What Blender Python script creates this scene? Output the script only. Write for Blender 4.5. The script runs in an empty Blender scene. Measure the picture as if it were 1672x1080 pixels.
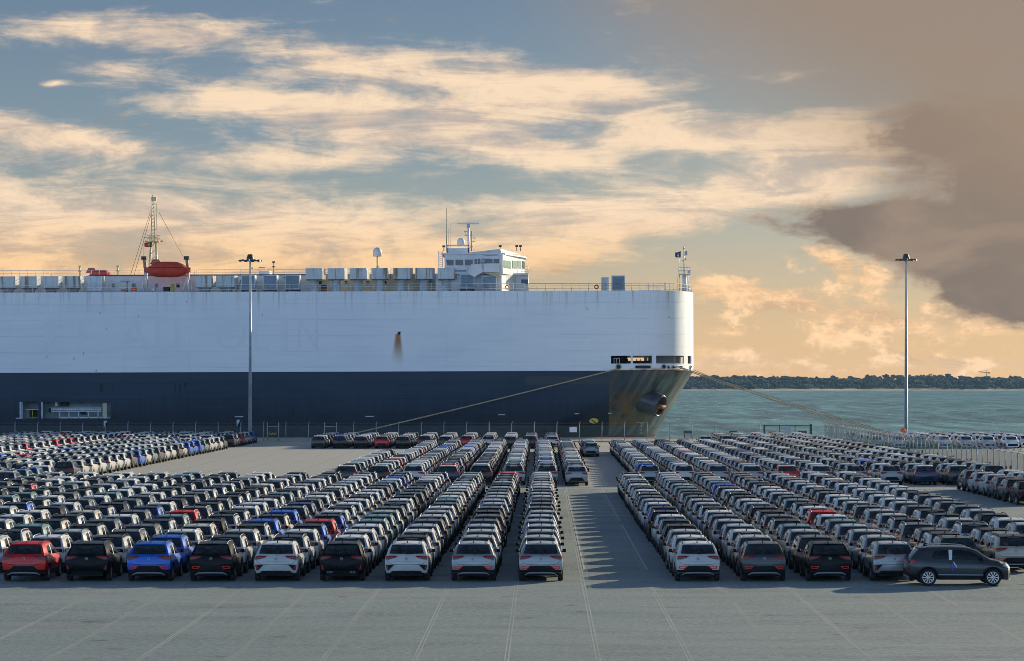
import bpy, math, random
import numpy as np
from mathutils import Vector, Matrix
R = math.radians
rng = random.Random(7)
S = bpy.context.scene
COL = S.collection

# ------------------------------------------------------------------ camera
CH, FPX, VX, VY = 8.1, 4450.0, 887.0, 626.0      # camera height, focal length and vanishing point measured on the photograph
cd = bpy.data.cameras.new('camera'); cam = bpy.data.objects.new('camera', cd); COL.objects.link(cam)
cd.sensor_width = 36.0; cd.lens = 36.0 * FPX / 1672.0
cd.shift_x = (836.0 - VX) / 1672.0; cd.shift_y = (VY - 540.0) / 1672.0
cd.clip_start = 1.0; cd.clip_end = 30000.0
cam.location = (0, 0, CH); cam.rotation_euler = (R(90), 0, 0)
S.camera = cam
S.view_settings.view_transform = 'Standard'; S.view_settings.look = 'None'
S.view_settings.gamma = 1.0; S.view_settings.exposure = 0.18; S.view_settings.use_curve_mapping = False
S.render.engine = 'CYCLES'
S.cycles.use_denoising = True
S.cycles.pixel_filter_type = 'BLACKMAN_HARRIS'; S.cycles.filter_width = 0.9
S.cycles.max_bounces = 6; S.cycles.diffuse_bounces = 3; S.cycles.glossy_bounces = 4
S.cycles.transmission_bounces = 4; S.cycles.transparent_max_bounces = 12; S.cycles.volume_bounces = 0
S.cycles.caustics_reflective = False; S.cycles.caustics_refractive = False
S.cycles.sample_clamp_indirect = 4.0

def gx(px, Y): return (px - VX) * Y / FPX
def gz(py, Y): return CH - (py - VY) * Y / FPX
def gy(py, h=0.0): return FPX * (CH - h) / (py - VY)

# ------------------------------------------------------------------ sun
SUN_AZ, SUN_EL = 43.5, 15.5
sun_dir = Vector((math.sin(R(SUN_AZ)) * math.cos(R(SUN_EL)), math.cos(R(SUN_AZ)) * math.cos(R(SUN_EL)), math.sin(R(SUN_EL))))
sl = bpy.data.lights.new('sun', 'SUN'); sl.energy = 5.0; sl.angle = R(0.5); sl.color = (1.0, 0.84, 0.60)
so = bpy.data.objects.new('sun', sl); COL.objects.link(so)
so.rotation_euler = sun_dir.to_track_quat('Z', 'Y').to_euler(); so.location = (60, 60, 60)

# ------------------------------------------------------------------ node helpers
class NT:
    def __init__(s, tree): s.t = tree; s.n = tree.nodes; s.l = tree.links
    def new(s, typ, **kw):
        n = s.n.new(typ)
        for k, v in kw.items(): setattr(n, k, v)
        return n
    def put(s, sock, v):
        if v is None: return
        if isinstance(v, bpy.types.NodeSocket): s.l.new(v, sock)
        else:
            if hasattr(sock.default_value, '__len__') and isinstance(v, (tuple, list)) and len(sock.default_value) == 4 and len(v) == 3: v = (*v, 1)
            sock.default_value = v
    def m(s, op, a, b=None, c=None, clamp=False):
        n = s.new('ShaderNodeMath', operation=op, use_clamp=clamp)
        s.put(n.inputs[0], a); s.put(n.inputs[1], b)
        if c is not None: s.put(n.inputs[2], c)
        return n.outputs[0]
    def rng(s, v, a, b, c=0.0, d=1.0, smooth=True):
        n = s.new('ShaderNodeMapRange', interpolation_type='SMOOTHSTEP' if smooth else 'LINEAR'); n.clamp = True
        s.put(n.inputs[0], v)
        for i, x in enumerate((a, b, c, d)): n.inputs[i + 1].default_value = x
        return n.outputs[0]
    def mix(s, f, a, b, blend='MIX'):
        n = s.new('ShaderNodeMix', data_type='RGBA', blend_type=blend)
        s.put(n.inputs[0], f); s.put(n.inputs[6], a); s.put(n.inputs[7], b)
        return n.outputs[2]
    def comb(s, x, y, z=0.0):
        n = s.new('ShaderNodeCombineXYZ'); s.put(n.inputs[0], x); s.put(n.inputs[1], y); s.put(n.inputs[2], z); return n.outputs[0]
    def sep(s, v):
        n = s.new('ShaderNodeSeparateXYZ'); s.put(n.inputs[0], v); return n.outputs
    def mapv(s, v, loc=(0, 0, 0), rot=(0, 0, 0), sc=(1, 1, 1), typ='POINT'):
        n = s.new('ShaderNodeMapping', vector_type=typ); s.put(n.inputs[0], v)
        n.inputs[1].default_value = loc; n.inputs[2].default_value = rot; n.inputs[3].default_value = sc
        return n.outputs[0]
    def noise(s, v, scale=1.0, detail=4.0, rough=0.55, dist=0.0):
        n = s.new('ShaderNodeTexNoise'); s.put(n.inputs['Vector'], v)
        n.inputs['Scale'].default_value = scale; n.inputs['Detail'].default_value = detail
        n.inputs['Roughness'].default_value = rough; n.inputs['Distortion'].default_value = dist
        return n.outputs[0]
    def ramp(s, f, stops, interp='LINEAR'):
        n = s.new('ShaderNodeValToRGB'); s.put(n.inputs[0], f); cr = n.color_ramp; cr.interpolation = interp
        while len(cr.elements) < len(stops): cr.elements.new(0.5)
        for e, (p, c) in zip(cr.elements, stops): e.position = p; e.color = (*c, 1)
        return n.outputs[0]
    def bump(s, h, dist=0.02, strength=1.0, normal=None):
        n = s.new('ShaderNodeBump'); s.put(n.inputs['Height'], h); n.inputs['Distance'].default_value = dist
        n.inputs['Strength'].default_value = strength
        if normal is not None: s.put(n.inputs['Normal'], normal)
        return n.outputs[0]

# ------------------------------------------------------------------ sky
W = bpy.data.worlds.new('World'); S.world = W; W.use_nodes = True
t = NT(W.node_tree); t.n.clear()
out = t.new('ShaderNodeOutputWorld'); bg = t.new('ShaderNodeBackground')
t.l.new(bg.outputs[0], out.inputs[0])
tc = t.new('ShaderNodeTexCoord'); D = tc.outputs['Generated']
dx, dy, dz = t.sep(D)
az = t.m('ARCTAN2', dx, dy)                      # 0 along the rows of cars, positive to the right
el = t.m('ARCSINE', t.m('MULTIPLY', dz, 0.99999))
# azimuth and elevation in degrees x 10 (about 7.77 units per 0.1 degree)
u = t.m('MULTIPLY_ADD', az, 4.45, 0.887)         # thousandths: 1 unit = 12.9 degrees
v = t.m('MULTIPLY_ADD', el, -4.45, 0.626)
UV = t.comb(u, v)
sky = t.new('ShaderNodeTexSky', sky_type='NISHITA'); sky.sun_disc = False
sky.sun_elevation = R(SUN_EL); sky.sun_rotation = R(SUN_AZ); sky.air_density = 1.0; sky.dust_density = 1.2; sky.ozone_density = 2.0
# domain warp
wn = t.new('ShaderNodeTexNoise'); t.put(wn.inputs['Vector'], t.mapv(UV, sc=(5, 11, 1))); wn.inputs['Scale'].default_value = 1.0; wn.inputs['Detail'].default_value = 5.0; wn.inputs['Roughness'].default_value = 0.6
wv = t.new('ShaderNodeVectorMath', operation='SUBTRACT'); t.l.new(wn.outputs['Color'], wv.inputs[0]); wv.inputs[1].default_value = (.5, .5, .5)
wm = t.new('ShaderNodeVectorMath', operation='MULTIPLY'); t.l.new(wv.outputs[0], wm.inputs[0]); wm.inputs[1].default_value = (0.13, 0.05, 0)
wa = t.new('ShaderNodeVectorMath', operation='ADD'); t.l.new(UV, wa.inputs[0]); t.l.new(wm.outputs[0], wa.inputs[1])
UW = wa.outputs[0]
def blob(cx, cy, rx, ry, rot=0.0, w=1.0):
    p = t.mapv(UW, loc=(cx / 1000, cy / 1000, 0), rot=(0, 0, R(rot)), sc=(rx / 1000, ry / 1000, 1), typ='TEXTURE')
    g = t.new('ShaderNodeTexGradient', gradient_type='QUADRATIC_SPHERE'); t.l.new(p, g.inputs[0])
    return t.m('MULTIPLY', g.outputs[1], w)
def field(bl):
    s = None
    for b in bl:
        x = blob(*b); s = x if s is None else t.m('ADD', s, x)
    return s
streak = t.noise(t.mapv(UV, rot=(0, 0, R(-7)), sc=(3.0, 19, 1)), 1.0, 9, .66, .7)
puff = t.noise(t.mapv(UW, sc=(8, 15, 1)), 1.0, 9, .64, .3)
fine = t.noise(t.mapv(UV, rot=(0, 0, R(-9)), sc=(16, 75, 1)), 1.0, 6, .65, .5)
cream_f = field([
 (120, 62, 300, 60, 2, 1.5), (300, 60, 240, 75, 4, 1.6), (560, 108, 360, 90, 9, 1.6), (860, 130, 460, 100, 5, 1.7), (170, 122, 190, 42, 5, 1.4),
 (95, 149, 50, 16, 0, 1.3), (1000, 160, 330, 60, 5, 1.0), (600, 205, 640, 85, 6, 2.3), (860, 188, 300, 40, 0, 1.4), (900, 255, 260, 60, 6, 1.5), (520, 175, 420, 40, 4, 1.2),
 (20, 215, 260, 60, 10, 1.6), (200, 250, 420, 60, 4, 1.5), (520, 262, 300, 45, 3, 1.3), (1285, 135, 130, 32, -6, 1.1), (960, 50, 110, 40, 22, .5),
 (1220, 225, 330, 75, 3, 2.2), (1390, 245, 220, 120, -8, 2.6), (1260, 300, 200, 55, 0, 2.0), (1050, 225, 200, 40, 6, 1.0), (0, 270, 180, 30, 0, .8),
 (300, 400, 1120, 170, 0, 2.8), (1040, 345, 440, 85, -3, 2.4), (0, 400, 500, 200, 0, 1.4), (900, 425, 300, 60, 0, .8),
 (1240, 490, 280, 60, 9, 1.7), (1430, 520, 280, 65, 8, 1.7), (1200, 590, 220, 60, 4, 1.7), (1380, 440, 150, 65, 25, 1.9), (1180, 480, 120, 50, 0, .7), (1500, 585, 170, 45, 6, 1.6), (1640, 545, 200, 45, 4, 1.6), (1190, 540, 110, 30, 0, 1.4), (1360, 555, 100, 30, 0, 1.4), (1580, 600, 90, 24, 0, 1.3)])
away = t.rng(t.m('ABSOLUTE', az), 0.23, 0.42)     # beyond the patch of sky in view the cover goes on as broken bands
high = t.rng(el, 0.15, 0.3)
genA = t.m('MAXIMUM', away, high)
gen = t.m('MULTIPLY', genA, t.rng(t.noise(t.mapv(UV, sc=(1.1, 2.6, 1)), 1.0, 3, .5), .52, .72))
cream_f = t.m('ADD', cream_f, t.m('MULTIPLY', gen, 1.5))
body = t.m('ADD', t.m('MULTIPLY', streak, .55), t.m('ADD', t.m('MULTIPLY', puff, .42), t.m('MULTIPLY', fine, .16)))
billow = t.m('MULTIPLY', t.rng(u, 1.08, 1.2), t.rng(v, .36, .43))
puff2 = t.noise(t.mapv(UV, sc=(13, 21, 1)), 1.0, 9, .62, .15)
bm = t.new('ShaderNodeMix'); bm.data_type = 'FLOAT'; t.put(bm.inputs[0], billow); t.put(bm.inputs[2], body); t.put(bm.inputs[3], t.m('MULTIPLY_ADD', puff2, 1.5, -.19))
body = bm.outputs[0]
cf = t.m('ADD', t.m('MULTIPLY', t.m('MINIMUM', cream_f, 1.45), .60), t.m('SUBTRACT', t.m('MULTIPLY', body, 2.5), 1.80))
cream_a = t.rng(cf, -.22, .55)
edge_hi = t.m('MULTIPLY', billow, t.rng(puff2, .48, .62))
lit = t.rng(t.m('ADD', streak, t.m('MULTIPLY', t.m('SUBTRACT', puff, .5), .5)), .34, .60)
# warm bank gets greyer and browner low down on the left
low = t.rng(v, .33, .45)
col_lit = t.mix(low, (1.0, .76, .53), (1.04, .67, .35))
col_shade = t.mix(low, (.66, .52, .42), (.66, .44, .27))
rt = t.rng(u, 1.05, 1.3)
col_lit = t.mix(t.m('MULTIPLY', rt, low), col_lit, (.98, .62, .33))
cream_c = t.mix(lit, col_shade, col_lit)
cream_c = t.mix(edge_hi, cream_c, (1.12, .74, .42))
# clear sky
base = t.ramp(t.rng(v, 0.0, 0.66, smooth=False), [(0.0, (.140, .190, .262)), (.35, (.225, .280, .320)), (.55, (.37, .37, .32)), (.75, (.70, .50, .29)), (1.0, (1.12, .58, .20))])
base_r = t.ramp(t.rng(v, 0.0, 0.66, smooth=False), [(0.0, (.27, .23, .20)), (.25, (.32, .30, .27)), (.55, (.46, .42, .34)), (.75, (.74, .50, .28)), (1.0, (1.12, .58, .20))])
base = t.mix(t.rng(u, .75, 1.25), base, base_r)
nis = t.mix(1.0, sky.outputs[0], (.056, .078, .104), 'MULTIPLY')
clear = t.mix(genA, t.mix(.25, base, nis), nis)
# unseen clouds opposite the sun coloured blue to cool the light on shaded sides
back = t.rng(t.m('COSINE', t.m('SUBTRACT', az, R(SUN_AZ))), .45, -.6)
cream_c = t.mix(t.m('MULTIPLY', t.m('MAXIMUM', back, t.m('MULTIPLY', high, .5)), .85), cream_c, (.26, .38, .56))
col = t.mix(t.m('MULTIPLY', cream_a, .95), clear, cream_c)
# brown rain cloud on the right
dark_f = field([(1600, 250, 330, 230, 0, 1.5), (1580, 420, 260, 160, 10, 2.0), (1405, 372, 300, 72, 9, 2.1), (1500, 395, 220, 80, 12, 1.4), (1640, 480, 220, 90, 0, 1.6), (1750, 350, 300, 260, 0, 2.0), (1500, 190, 160, 90, 0, .8), (1530, 250, 110, 60, 0, .6),
 (690, 0, 10, 10, 0, 0), (1200, 210, 90, 24, 0, .5), (1370, 255, 90, 28, 0, .5)])
df = t.m('ADD', dark_f, t.m('ADD', t.m('MULTIPLY', t.m('SUBTRACT', puff, .5), 2.4), t.m('MULTIPLY', t.m('SUBTRACT', fine, .5), .5)))
dark_a = t.rng(df, .15, 1.10)
dcol = t.mix(t.rng(t.m('ADD', t.m('MULTIPLY', v, 1.2), t.m('MULTIPLY', puff, .5)), .35, .95), (.325, .243, .190), (.262, .200, .165))
inner = t.noise(t.mapv(UW, sc=(3.2, 6.5, 1)), 1.0, 5, .55, .6)
dcol = t.mix(t.rng(inner, .38, .66), t.mix(1.0, dcol, (.74, .76, .80), 'MULTIPLY'), t.mix(1.0, dcol, (1.22, 1.18, 1.10), 'MULTIPLY'))
dcol = t.mix(t.rng(df, 1.1, .45), dcol, t.mix(.5, dcol, (.52, .37, .26)))
col = t.mix(t.m('MULTIPLY', dark_a, .93), col, dcol)
veil = t.m('MULTIPLY', t.rng(t.m('SUBTRACT', u, t.m('MULTIPLY', v, 1.6)), .75, 1.35), t.m('SUBTRACT', 1.0, t.m('MULTIPLY', genA, .9)))
col = t.mix(t.m('MULTIPLY', veil, .85), col, (.335, .25, .185))
col = t.mix(1.0, col, (.885, .88, .875), 'MULTIPLY')
# unseen low sky opposite the sun, brightened to light the ship's shaded side
anti = t.m('MULTIPLY', back, t.rng(el, .62, .04))
col = t.mix(t.m('MULTIPLY', anti, .85), col, (.76, 1.14, 1.70))
t.l.new(col, bg.inputs[0]); bg.inputs[1].default_value = 1.0
W.cycles.sampling_method = 'MANUAL'; W.cycles.sample_map_resolution = 512

# ------------------------------------------------------------------ materials
MAT = {}
def mat(name, color=(.5, .5, .5), rough=.6, metal=0.0, coat=0.0, spec=.5, coat_rough=.03, var=0.0, vscale=3.0, bump=0.0, bscale=20.0, alpha=None):
    if name in MAT: return MAT[name]
    m = bpy.data.materials.new(name); m.use_nodes = True
    k = NT(m.node_tree); b = k.n['Principled BSDF']
    b.inputs['Base Color'].default_value = (*color, 1); b.inputs['Roughness'].default_value = rough
    b.inputs['Metallic'].default_value = metal; b.inputs['Coat Weight'].default_value = coat
    b.inputs['Coat Roughness'].default_value = coat_rough; b.inputs['Specular IOR Level'].default_value = spec
    tcn = k.new('ShaderNodeTexCoord')
    if var:
        n = k.noise(tcn.outputs['Object'], vscale, 5, .6)
        c = k.mix(k.rng(n, .35, .65), tuple(x * (1 - var) for x in color), tuple(min(1, x * (1 + var)) for x in color))
        k.put(b.inputs['Base Color'], c)
        k.put(b.inputs['Roughness'], k.rng(n, .3, .7, max(0, rough - .08), min(1, rough + .08)))
    if bump:
        k.put(b.inputs['Normal'], k.bump(k.noise(tcn.outputs['Object'], bscale, 3), bump))
    if alpha is not None: b.inputs['Alpha'].default_value = alpha
    MAT[name] = m; return m

PAINT = {'white': (.51, .525, .52), 'silver': (.30, .33, .345), 'grey': (.040, .050, .058), 'black': (.0035, .005, .0075), 'blue': (.0, .105, .55),
         'red': (.60, .008, .010), 'teal': (.12, .20, .20), 'beige': (.42, .39, .32), 'navy': (.012, .03, .10), 'pale': (.78, .80, .81)}
def paint(c):
    met = {'white': 0, 'silver': .55, 'grey': .5, 'black': .2, 'blue': .25, 'red': .1, 'pale': 0, 'teal': .4, 'beige': .2, 'navy': .3}[c]
    if c == 'black': return mat('car_paint_black', PAINT[c], .4, 0, .16, .06, .05, .05, 2.0)
    m = mat('car_paint_' + c, PAINT[c], .42, met, .7, .25, .05, .05, 2.0)
    return m
ROOF_SKYLIT = {c: tuple(x * (1.0 if c in ('blue', 'red') else k_) for x, k_ in zip(PAINT[c], (1.25, 1.36, 1.48))) for c in PAINT}; ROOF_SKYLIT['white'] = (.72, .74, .75); ROOF_SKYLIT['grey'] = (.11, .135, .155); ROOF_SKYLIT['black'] = (.024, .031, .040); ROOF_SKYLIT['silver'] = (.42, .47, .51); ROOF_SKYLIT['pale'] = (.78, .80, .81)  # most body colours lightened and blued, reflected sky put into the roof paint
def roof_paint(c): return mat('roof_paint_' + c, ROOF_SKYLIT[c], .55, 0, .12, .12, .15, .08, 1.5)
glass = mat('car_glass', (.014, .026, .031), .07, 0, 0, .5, var=.6, vscale=2.2)
glass_s = mat('side_glass', (.007, .012, .016), .05, 0, 0, .32, var=.4, vscale=1.5)
blackp = mat('black_plastic', (.009, .011, .013), .6, spec=.2, bump=.002, bscale=80)
tyre_m = mat('tyre_rubber', (.014, .014, .015), .8, var=.2, vscale=12)
rim_m = mat('alloy_rim', (.62, .63, .64), .3, .8)
lamp_m = mat('tail_lamp_red', (.30, .007, .006), .2, 0, .3, .4, var=.3, vscale=18)
lampd_m = mat('smoked_lamp', (.05, .004, .005), .2, 0, .3, .4)
refl_m = mat('reflector_red', (.75, .03, .015), .25, 0, 1)
skid_m = mat('skid_plate_silver', (.22, .24, .26), .4, .4)
chrome = mat('satin_silver', (.6, .62, .64), .28, .9)
film_m = mat('pillar_film', (.62, .72, .82), .35, 0)
blue_tape = mat('blue_tape', (.02, .10, .65), .5)
hl_m = mat('headlamp_glass', (.55, .6, .66), .1, .3, 1)
gap_m = mat('panel_gap', (.008, .008, .009), .9)

# ------------------------------------------------------------------ mesh builder
class MB:
    def __init__(s): s.v = []; s.f = []; s.mi = []; s.sm = []
    def face(s, idx, m=0, sm=False): s.f.append(tuple(idx)); s.mi.append(m); s.sm.append(sm)
    def grid(s, rows, m=0, sm=True, flip=False, closed=False):
        b = len(s.v); n = len(rows[0])
        for r in rows: s.v.extend([tuple(p) for p in r])
        for i in range(len(rows) - 1):
            for j in range(n if closed else n - 1):
                j2 = (j + 1) % n
                q = [b + i * n + j, b + i * n + j2, b + (i + 1) * n + j2, b + (i + 1) * n + j]
                s.face(q[::-1] if flip else q, m, sm)
        return s
    def box(s, x0, x1, y0, y1, z0, z1, m=0, bev=0.0):
        if bev:
            return s.prism([(x0 + bev, y0), (x1 - bev, y0), (x1, y0 + bev), (x1, y1 - bev), (x1 - bev, y1), (x0 + bev, y1), (x0, y1 - bev), (x0, y0 + bev)], z0, z1, m)
        return s.prism([(x0, y0), (x1, y0), (x1, y1), (x0, y1)], z0, z1, m)
    def prism(s, poly, z0, z1, m=0, top=None, sm=False):
        b = len(s.v); n = len(poly); top = top or poly
        for p in poly: s.v.append((p[0], p[1], z0))
        for p in top: s.v.append((p[0], p[1], z1 if len(p) < 3 else p[2]))
        for i in range(n): s.face((b + i, b + (i + 1) % n, b + n + (i + 1) % n, b + n + i), m, sm)
        s.face([b + i for i in reversed(range(n))], m); s.face([b + n + i for i in range(n)], m)
        return s
    def xprism(s, poly, x0, x1, m=0):        # poly in (y,z), extruded along x
        b = len(s.v); n = len(poly)
        for x in (x0, x1):
            for p in poly: s.v.append((x, p[0], p[1]))
        for i in range(n): s.face((b + i, b + (i + 1) % n, b + n + (i + 1) % n, b + n + i), m)
        s.face([b + i for i in reversed(range(n))], m); s.face([b + n + i for i in range(n)], m)
        return s
    def yprism(s, poly, y0, y1, m=0):        # poly in (x,z), extruded along y
        b = len(s.v); n = len(poly)
        for y in (y0, y1):
            for p in poly: s.v.append((p[0], y, p[1]))
        for i in range(n): s.face((b + n + i, b + n + (i + 1) % n, b + (i + 1) % n, b + i), m)
        s.face([b + i for i in range(n)], m); s.face([b + n + i for i in reversed(range(n))], m)
        return s
    def tube(s, a, c, r, r2=None, n=8, m=0, cap=True, sm=True):
        a = Vector(a); c = Vector(c); r2 = r if r2 is None else r2
        d = (c - a).normalized(); up = Vector((0, 0, 1)) if abs(d.z) < .9 else Vector((1, 0, 0))
        e = d.cross(up).normalized(); g = d.cross(e)
        rows = [[p + (e * math.cos(2 * math.pi * i / n) + g * math.sin(2 * math.pi * i / n)) * q for i in range(n)] for p, q in ((a, r), (c, r2))]
        b = len(s.v); s.grid(rows, m, sm, closed=True)
        if cap: s.face([b + i for i in reversed(range(n))], m); s.face([b + n + i for i in range(n)], m)
        return s
    def path(s, pts, r, n=6, m=0):
        pts = [Vector(p) for p in pts]; rows = []
        for i, p in enumerate(pts):
            d = (pts[min(i + 1, len(pts) - 1)] - pts[max(i - 1, 0)]).normalized()
            up = Vector((0, 0, 1)) if abs(d.z) < .95 else Vector((1, 0, 0))
            e = d.cross(up).normalized(); g = d.cross(e)
            rows.append([p + (e * math.cos(2 * math.pi * k / n) + g * math.sin(2 * math.pi * k / n)) * r for k in range(n)])
        return s.grid(rows, m, True, closed=True)
    def lathe(s, prof, c=(0, 0, 0), n=16, m=0, axis='z', sm=True):    # prof (r, h)
        rows = []
        for r, h in prof:
            row = []
            for i in range(n):
                a = 2 * math.pi * i / n; p, q = r * math.cos(a), r * math.sin(a)
                row.append({'z': (c[0] + p, c[1] + q, c[2] + h), 'x': (c[0] + h, c[1] + p, c[2] + q), 'y': (c[0] + q, c[1] + h, c[2] + p)}[axis])
            rows.append(row)
        return s.grid(rows, m, sm, closed=True)
    def add(s, o, off=(0, 0, 0), mirror=False):
        b = len(s.v)
        for p in o.v: s.v.append(((-p[0] if mirror else p[0]) + off[0], p[1] + off[1], p[2] + off[2]))
        for f, m, sm in zip(o.f, o.mi, o.sm): s.face([b + i for i in (reversed(f) if mirror else f)], m, sm)
        return s
    def mirrored(s): return MB().add(s, mirror=True)
    def mesh(s, name, mats, off=(0, 0, 0)):
        me = bpy.data.meshes.new(name)
        me.from_pydata([(p[0] - off[0], p[1] - off[1], p[2] - off[2]) for p in s.v], [], s.f)
        for m in (mats if isinstance(mats, (list, tuple)) else [mats]): me.materials.append(m)
        me.polygons.foreach_set('material_index', s.mi); me.polygons.foreach_set('use_smooth', s.sm)
        me.update(); return me

def tag(o, label=None, cat=None, group=None, kind=None):
    if label: o['label'] = label
    if cat: o['category'] = cat
    if group: o['group'] = group
    if kind: o['kind'] = kind
    return o
def link(name, me, parent=None, loc=(0, 0, 0)):
    o = bpy.data.objects.new(name, me); COL.objects.link(o); o.location = loc
    if parent is not None: o.parent = parent
    return o
def root(name, loc, label, cat, group=None):
    o = bpy.data.objects.new(name, None); COL.objects.link(o); o.location = loc; o.empty_display_size = .3
    return tag(o, label, cat, group)
def part(name, mb, mats, parent, label=None):
    """mesh given in world coordinates, parented to a thing (or a part at zero offset) whose base is not rotated yet"""
    r = parent
    while r.parent is not None: r = r.parent
    o = link(name, mb.mesh(name, mats, tuple(r.location)), parent)
    if label: o['label'] = label
    return o
def thing(name, mb, mats, label, cat, base=None, group=None):
    base = base or (0, 0, 0)
    o = link(name, mb.mesh(name, mats, base), None, base)
    return tag(o, label, cat, group)
def struct(name, mb, mats): return tag(link(name, mb.mesh(name, mats)), kind='structure')

# ------------------------------------------------------------------ ground
m = bpy.data.materials.new('apron_asphalt'); m.use_nodes = True
k = NT(m.node_tree); b = k.n['Principled BSDF']; P = k.new('ShaderNodeTexCoord').outputs['Object']
big = k.noise(k.mapv(P, sc=(.02, .035, 1)), 1, 4, .55); mid = k.noise(k.mapv(P, sc=(.22, .55, 1)), 1, 5, .6); grain = k.noise(P, 5.0, 6, .75); spk = k.noise(P, 22.0, 2, .7)
c = k.mix(k.rng(big, .35, .65), (.172, .240, .240), (.238, .300, .296))
c = k.mix(k.m('MULTIPLY', k.rng(mid, .42, .70), .75), c, (.145, .172, .175))
c = k.mix(k.m('MULTIPLY', k.rng(grain, .45, .62), .5), c, (.335, .39, .385))
c = k.mix(k.m('MULTIPLY', k.rng(grain, .50, .36), .45), c, (.12, .15, .15))
c = k.mix(k.m('MULTIPLY', k.rng(spk, .5, .75), .35), c, (.09, .10, .10))
sx_, sy_, sz_ = k.sep(P)
# rolled lanes of asphalt lie across the view: joints every 4.2 m
jn = k.m('ABSOLUTE', k.m('SUBTRACT', k.m('FRACT', k.m('DIVIDE', k.m('ADD', sy_, k.m('MULTIPLY', k.noise(k.mapv(P, sc=(.15, .02, 1)), 1, 2), .25)), 4.2)), .5))
c = k.mix(k.m('MULTIPLY', k.rng(jn, .020, .0), k.rng(k.noise(k.mapv(P, sc=(.3, .05, 1)), 1, 3), .35, .6, 0, .6)), c, (.07, .08, .08))
lane = k.noise(k.comb(k.m('MULTIPLY', sx_, .01), k.m('FLOOR', k.m('DIVIDE', sy_, 4.2)), 0), 2.3, 1)
c = k.mix(k.rng(lane, .3, .7, 0, .35), c, (.29, .315, .30))
stain = k.rng(k.noise(k.mapv(P, sc=(.55, .45, 1)), 1, 4, .6), .62, .72)
c = k.mix(k.m('MULTIPLY', stain, .60), c, (.07, .075, .08))
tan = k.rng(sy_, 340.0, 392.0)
c = k.mix(k.m('MULTIPLY', k.rng(sy_, 200.0, 222.0), .75), c, (.48, .46, .405))  # far ground lightened and warmed, low-sun glare put into its colour
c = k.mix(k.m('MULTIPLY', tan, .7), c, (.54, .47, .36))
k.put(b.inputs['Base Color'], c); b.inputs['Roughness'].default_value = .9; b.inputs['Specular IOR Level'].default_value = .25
k.put(b.inputs['Normal'], k.bump(k.m('ADD', grain, k.m('MULTIPLY', spk, .6)), .02))
ground_m = m
g = MB()
xs = [-400, -100, 0, 100, 400]; ys = [-250, 0, 100, 200, 300, 399.4]
g.grid([[(x, y, 0) for x in xs] for y in ys], sm=False)
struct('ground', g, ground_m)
# quay edge: capping beam and wall down to the water
conc = mat('quay_concrete', (.36, .335, .28), .9, var=.2, vscale=.6)
q = MB().box(-400, 400, 399.4, 401.0, -4.6, .12)
struct('quay_wall', q, conc)

# painted lines (thin double seams) and drain channels
m = bpy.data.materials.new('worn_line_paint'); m.use_nodes = True
k = NT(m.node_tree); b = k.n['Principled BSDF']; P = k.new('ShaderNodeTexCoord').outputs['Object']
b.inputs['Base Color'].default_value = (.52, .55, .50, 1); b.inputs['Roughness'].default_value = .85
k.put(b.inputs['Alpha'], k.rng(k.noise(k.mapv(P, sc=(1.5, .05, 1)), 1, 5, .6), .35, .65, .38, .68))
line_m = m
for i in range(-11, 14):
    X = -1.08 + 2.69 * i
    lb = MB()
    for y0, y1 in ((30, 108), (108, 206)) if i < 3 else ((30, 206),):
        lb.grid([[(X - .075, y, .004), (X - .03, y, .004)] for y in (y0, y1)], sm=False)
        lb.grid([[(X + .03, y, .004), (X + .075, y, .004)] for y in (y0, y1)], sm=False)
    struct('painted_line', lb, line_m)
wl = mat('white_line_paint', (.40, .43, .39), .8, var=.3, vscale=6)
for X, a, b_ in ((1.78, 118, 335), (4.5, 118, 335)):
    lb = MB()
    y = a
    while y < b_:
        e_ = min(b_, y + (38 if y < 200 else 120)); lb.grid([[(X - .04, yy, .008), (X + .04, yy, .008)] for yy in (y, e_)], sm=False); y = e_ + 4
    struct('painted_line', lb, wl)
for X in (-34, -30.6, -27.9, -25.2, -22.5, -19.8, 25, 27.6):
    lb = MB().grid([[(X - .06, y, .004), (X + .06, y, .004)] for y in ((206, 335) if X < 0 else (140, 210))], sm=False)
    struct('painted_line', lb, line_m)
grate = mat('drain_grate', (.42, .44, .45), .4, .6, var=.2, vscale=4); grate_d = mat('dark_drain', (.03, .033, .036), .8)
for Y, mm in ((gy(842.5), grate), (gy(787), grate_d), (207.6, grate), (212, grate_d)):
    lb = MB().grid([[(x, Y - .12, .006) for x in (-60, 60)], [(x, Y + .12, .006) for x in (-60, 60)]], sm=False)
    struct('drain_channel', lb, mm)

# ------------------------------------------------------------------ water
m = bpy.data.materials.new('bay_water'); m.use_nodes = True
k = NT(m.node_tree); b = k.n['Principled BSDF']; P = k.new('ShaderNodeTexCoord').outputs['Object']
w1 = k.noise(k.mapv(P, sc=(.10, .055, 1)), 1, 8, .62); w2 = k.noise(k.mapv(P, rot=(0, 0, .4), sc=(.5, .30, 1)), 1, 6, .65); w3 = k.noise(k.mapv(P, sc=(.018, .006, 1)), 1, 4, .6)
c = k.mix(k.rng(w3, .35, .65), (.050, .190, .208), (.090, .275, .290))
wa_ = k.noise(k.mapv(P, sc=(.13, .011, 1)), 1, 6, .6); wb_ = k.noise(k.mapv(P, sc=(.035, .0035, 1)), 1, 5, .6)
c = k.mix(k.rng(k.m('ADD', k.m('MULTIPLY', wa_, .65), k.m('MULTIPLY', wb_, .35)), .40, .60), k.mix(1.0, c, (.45, .55, .60), 'MULTIPLY'), k.mix(1.0, c, (1.9, 1.55, 1.5), 'MULTIPLY'))
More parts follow.
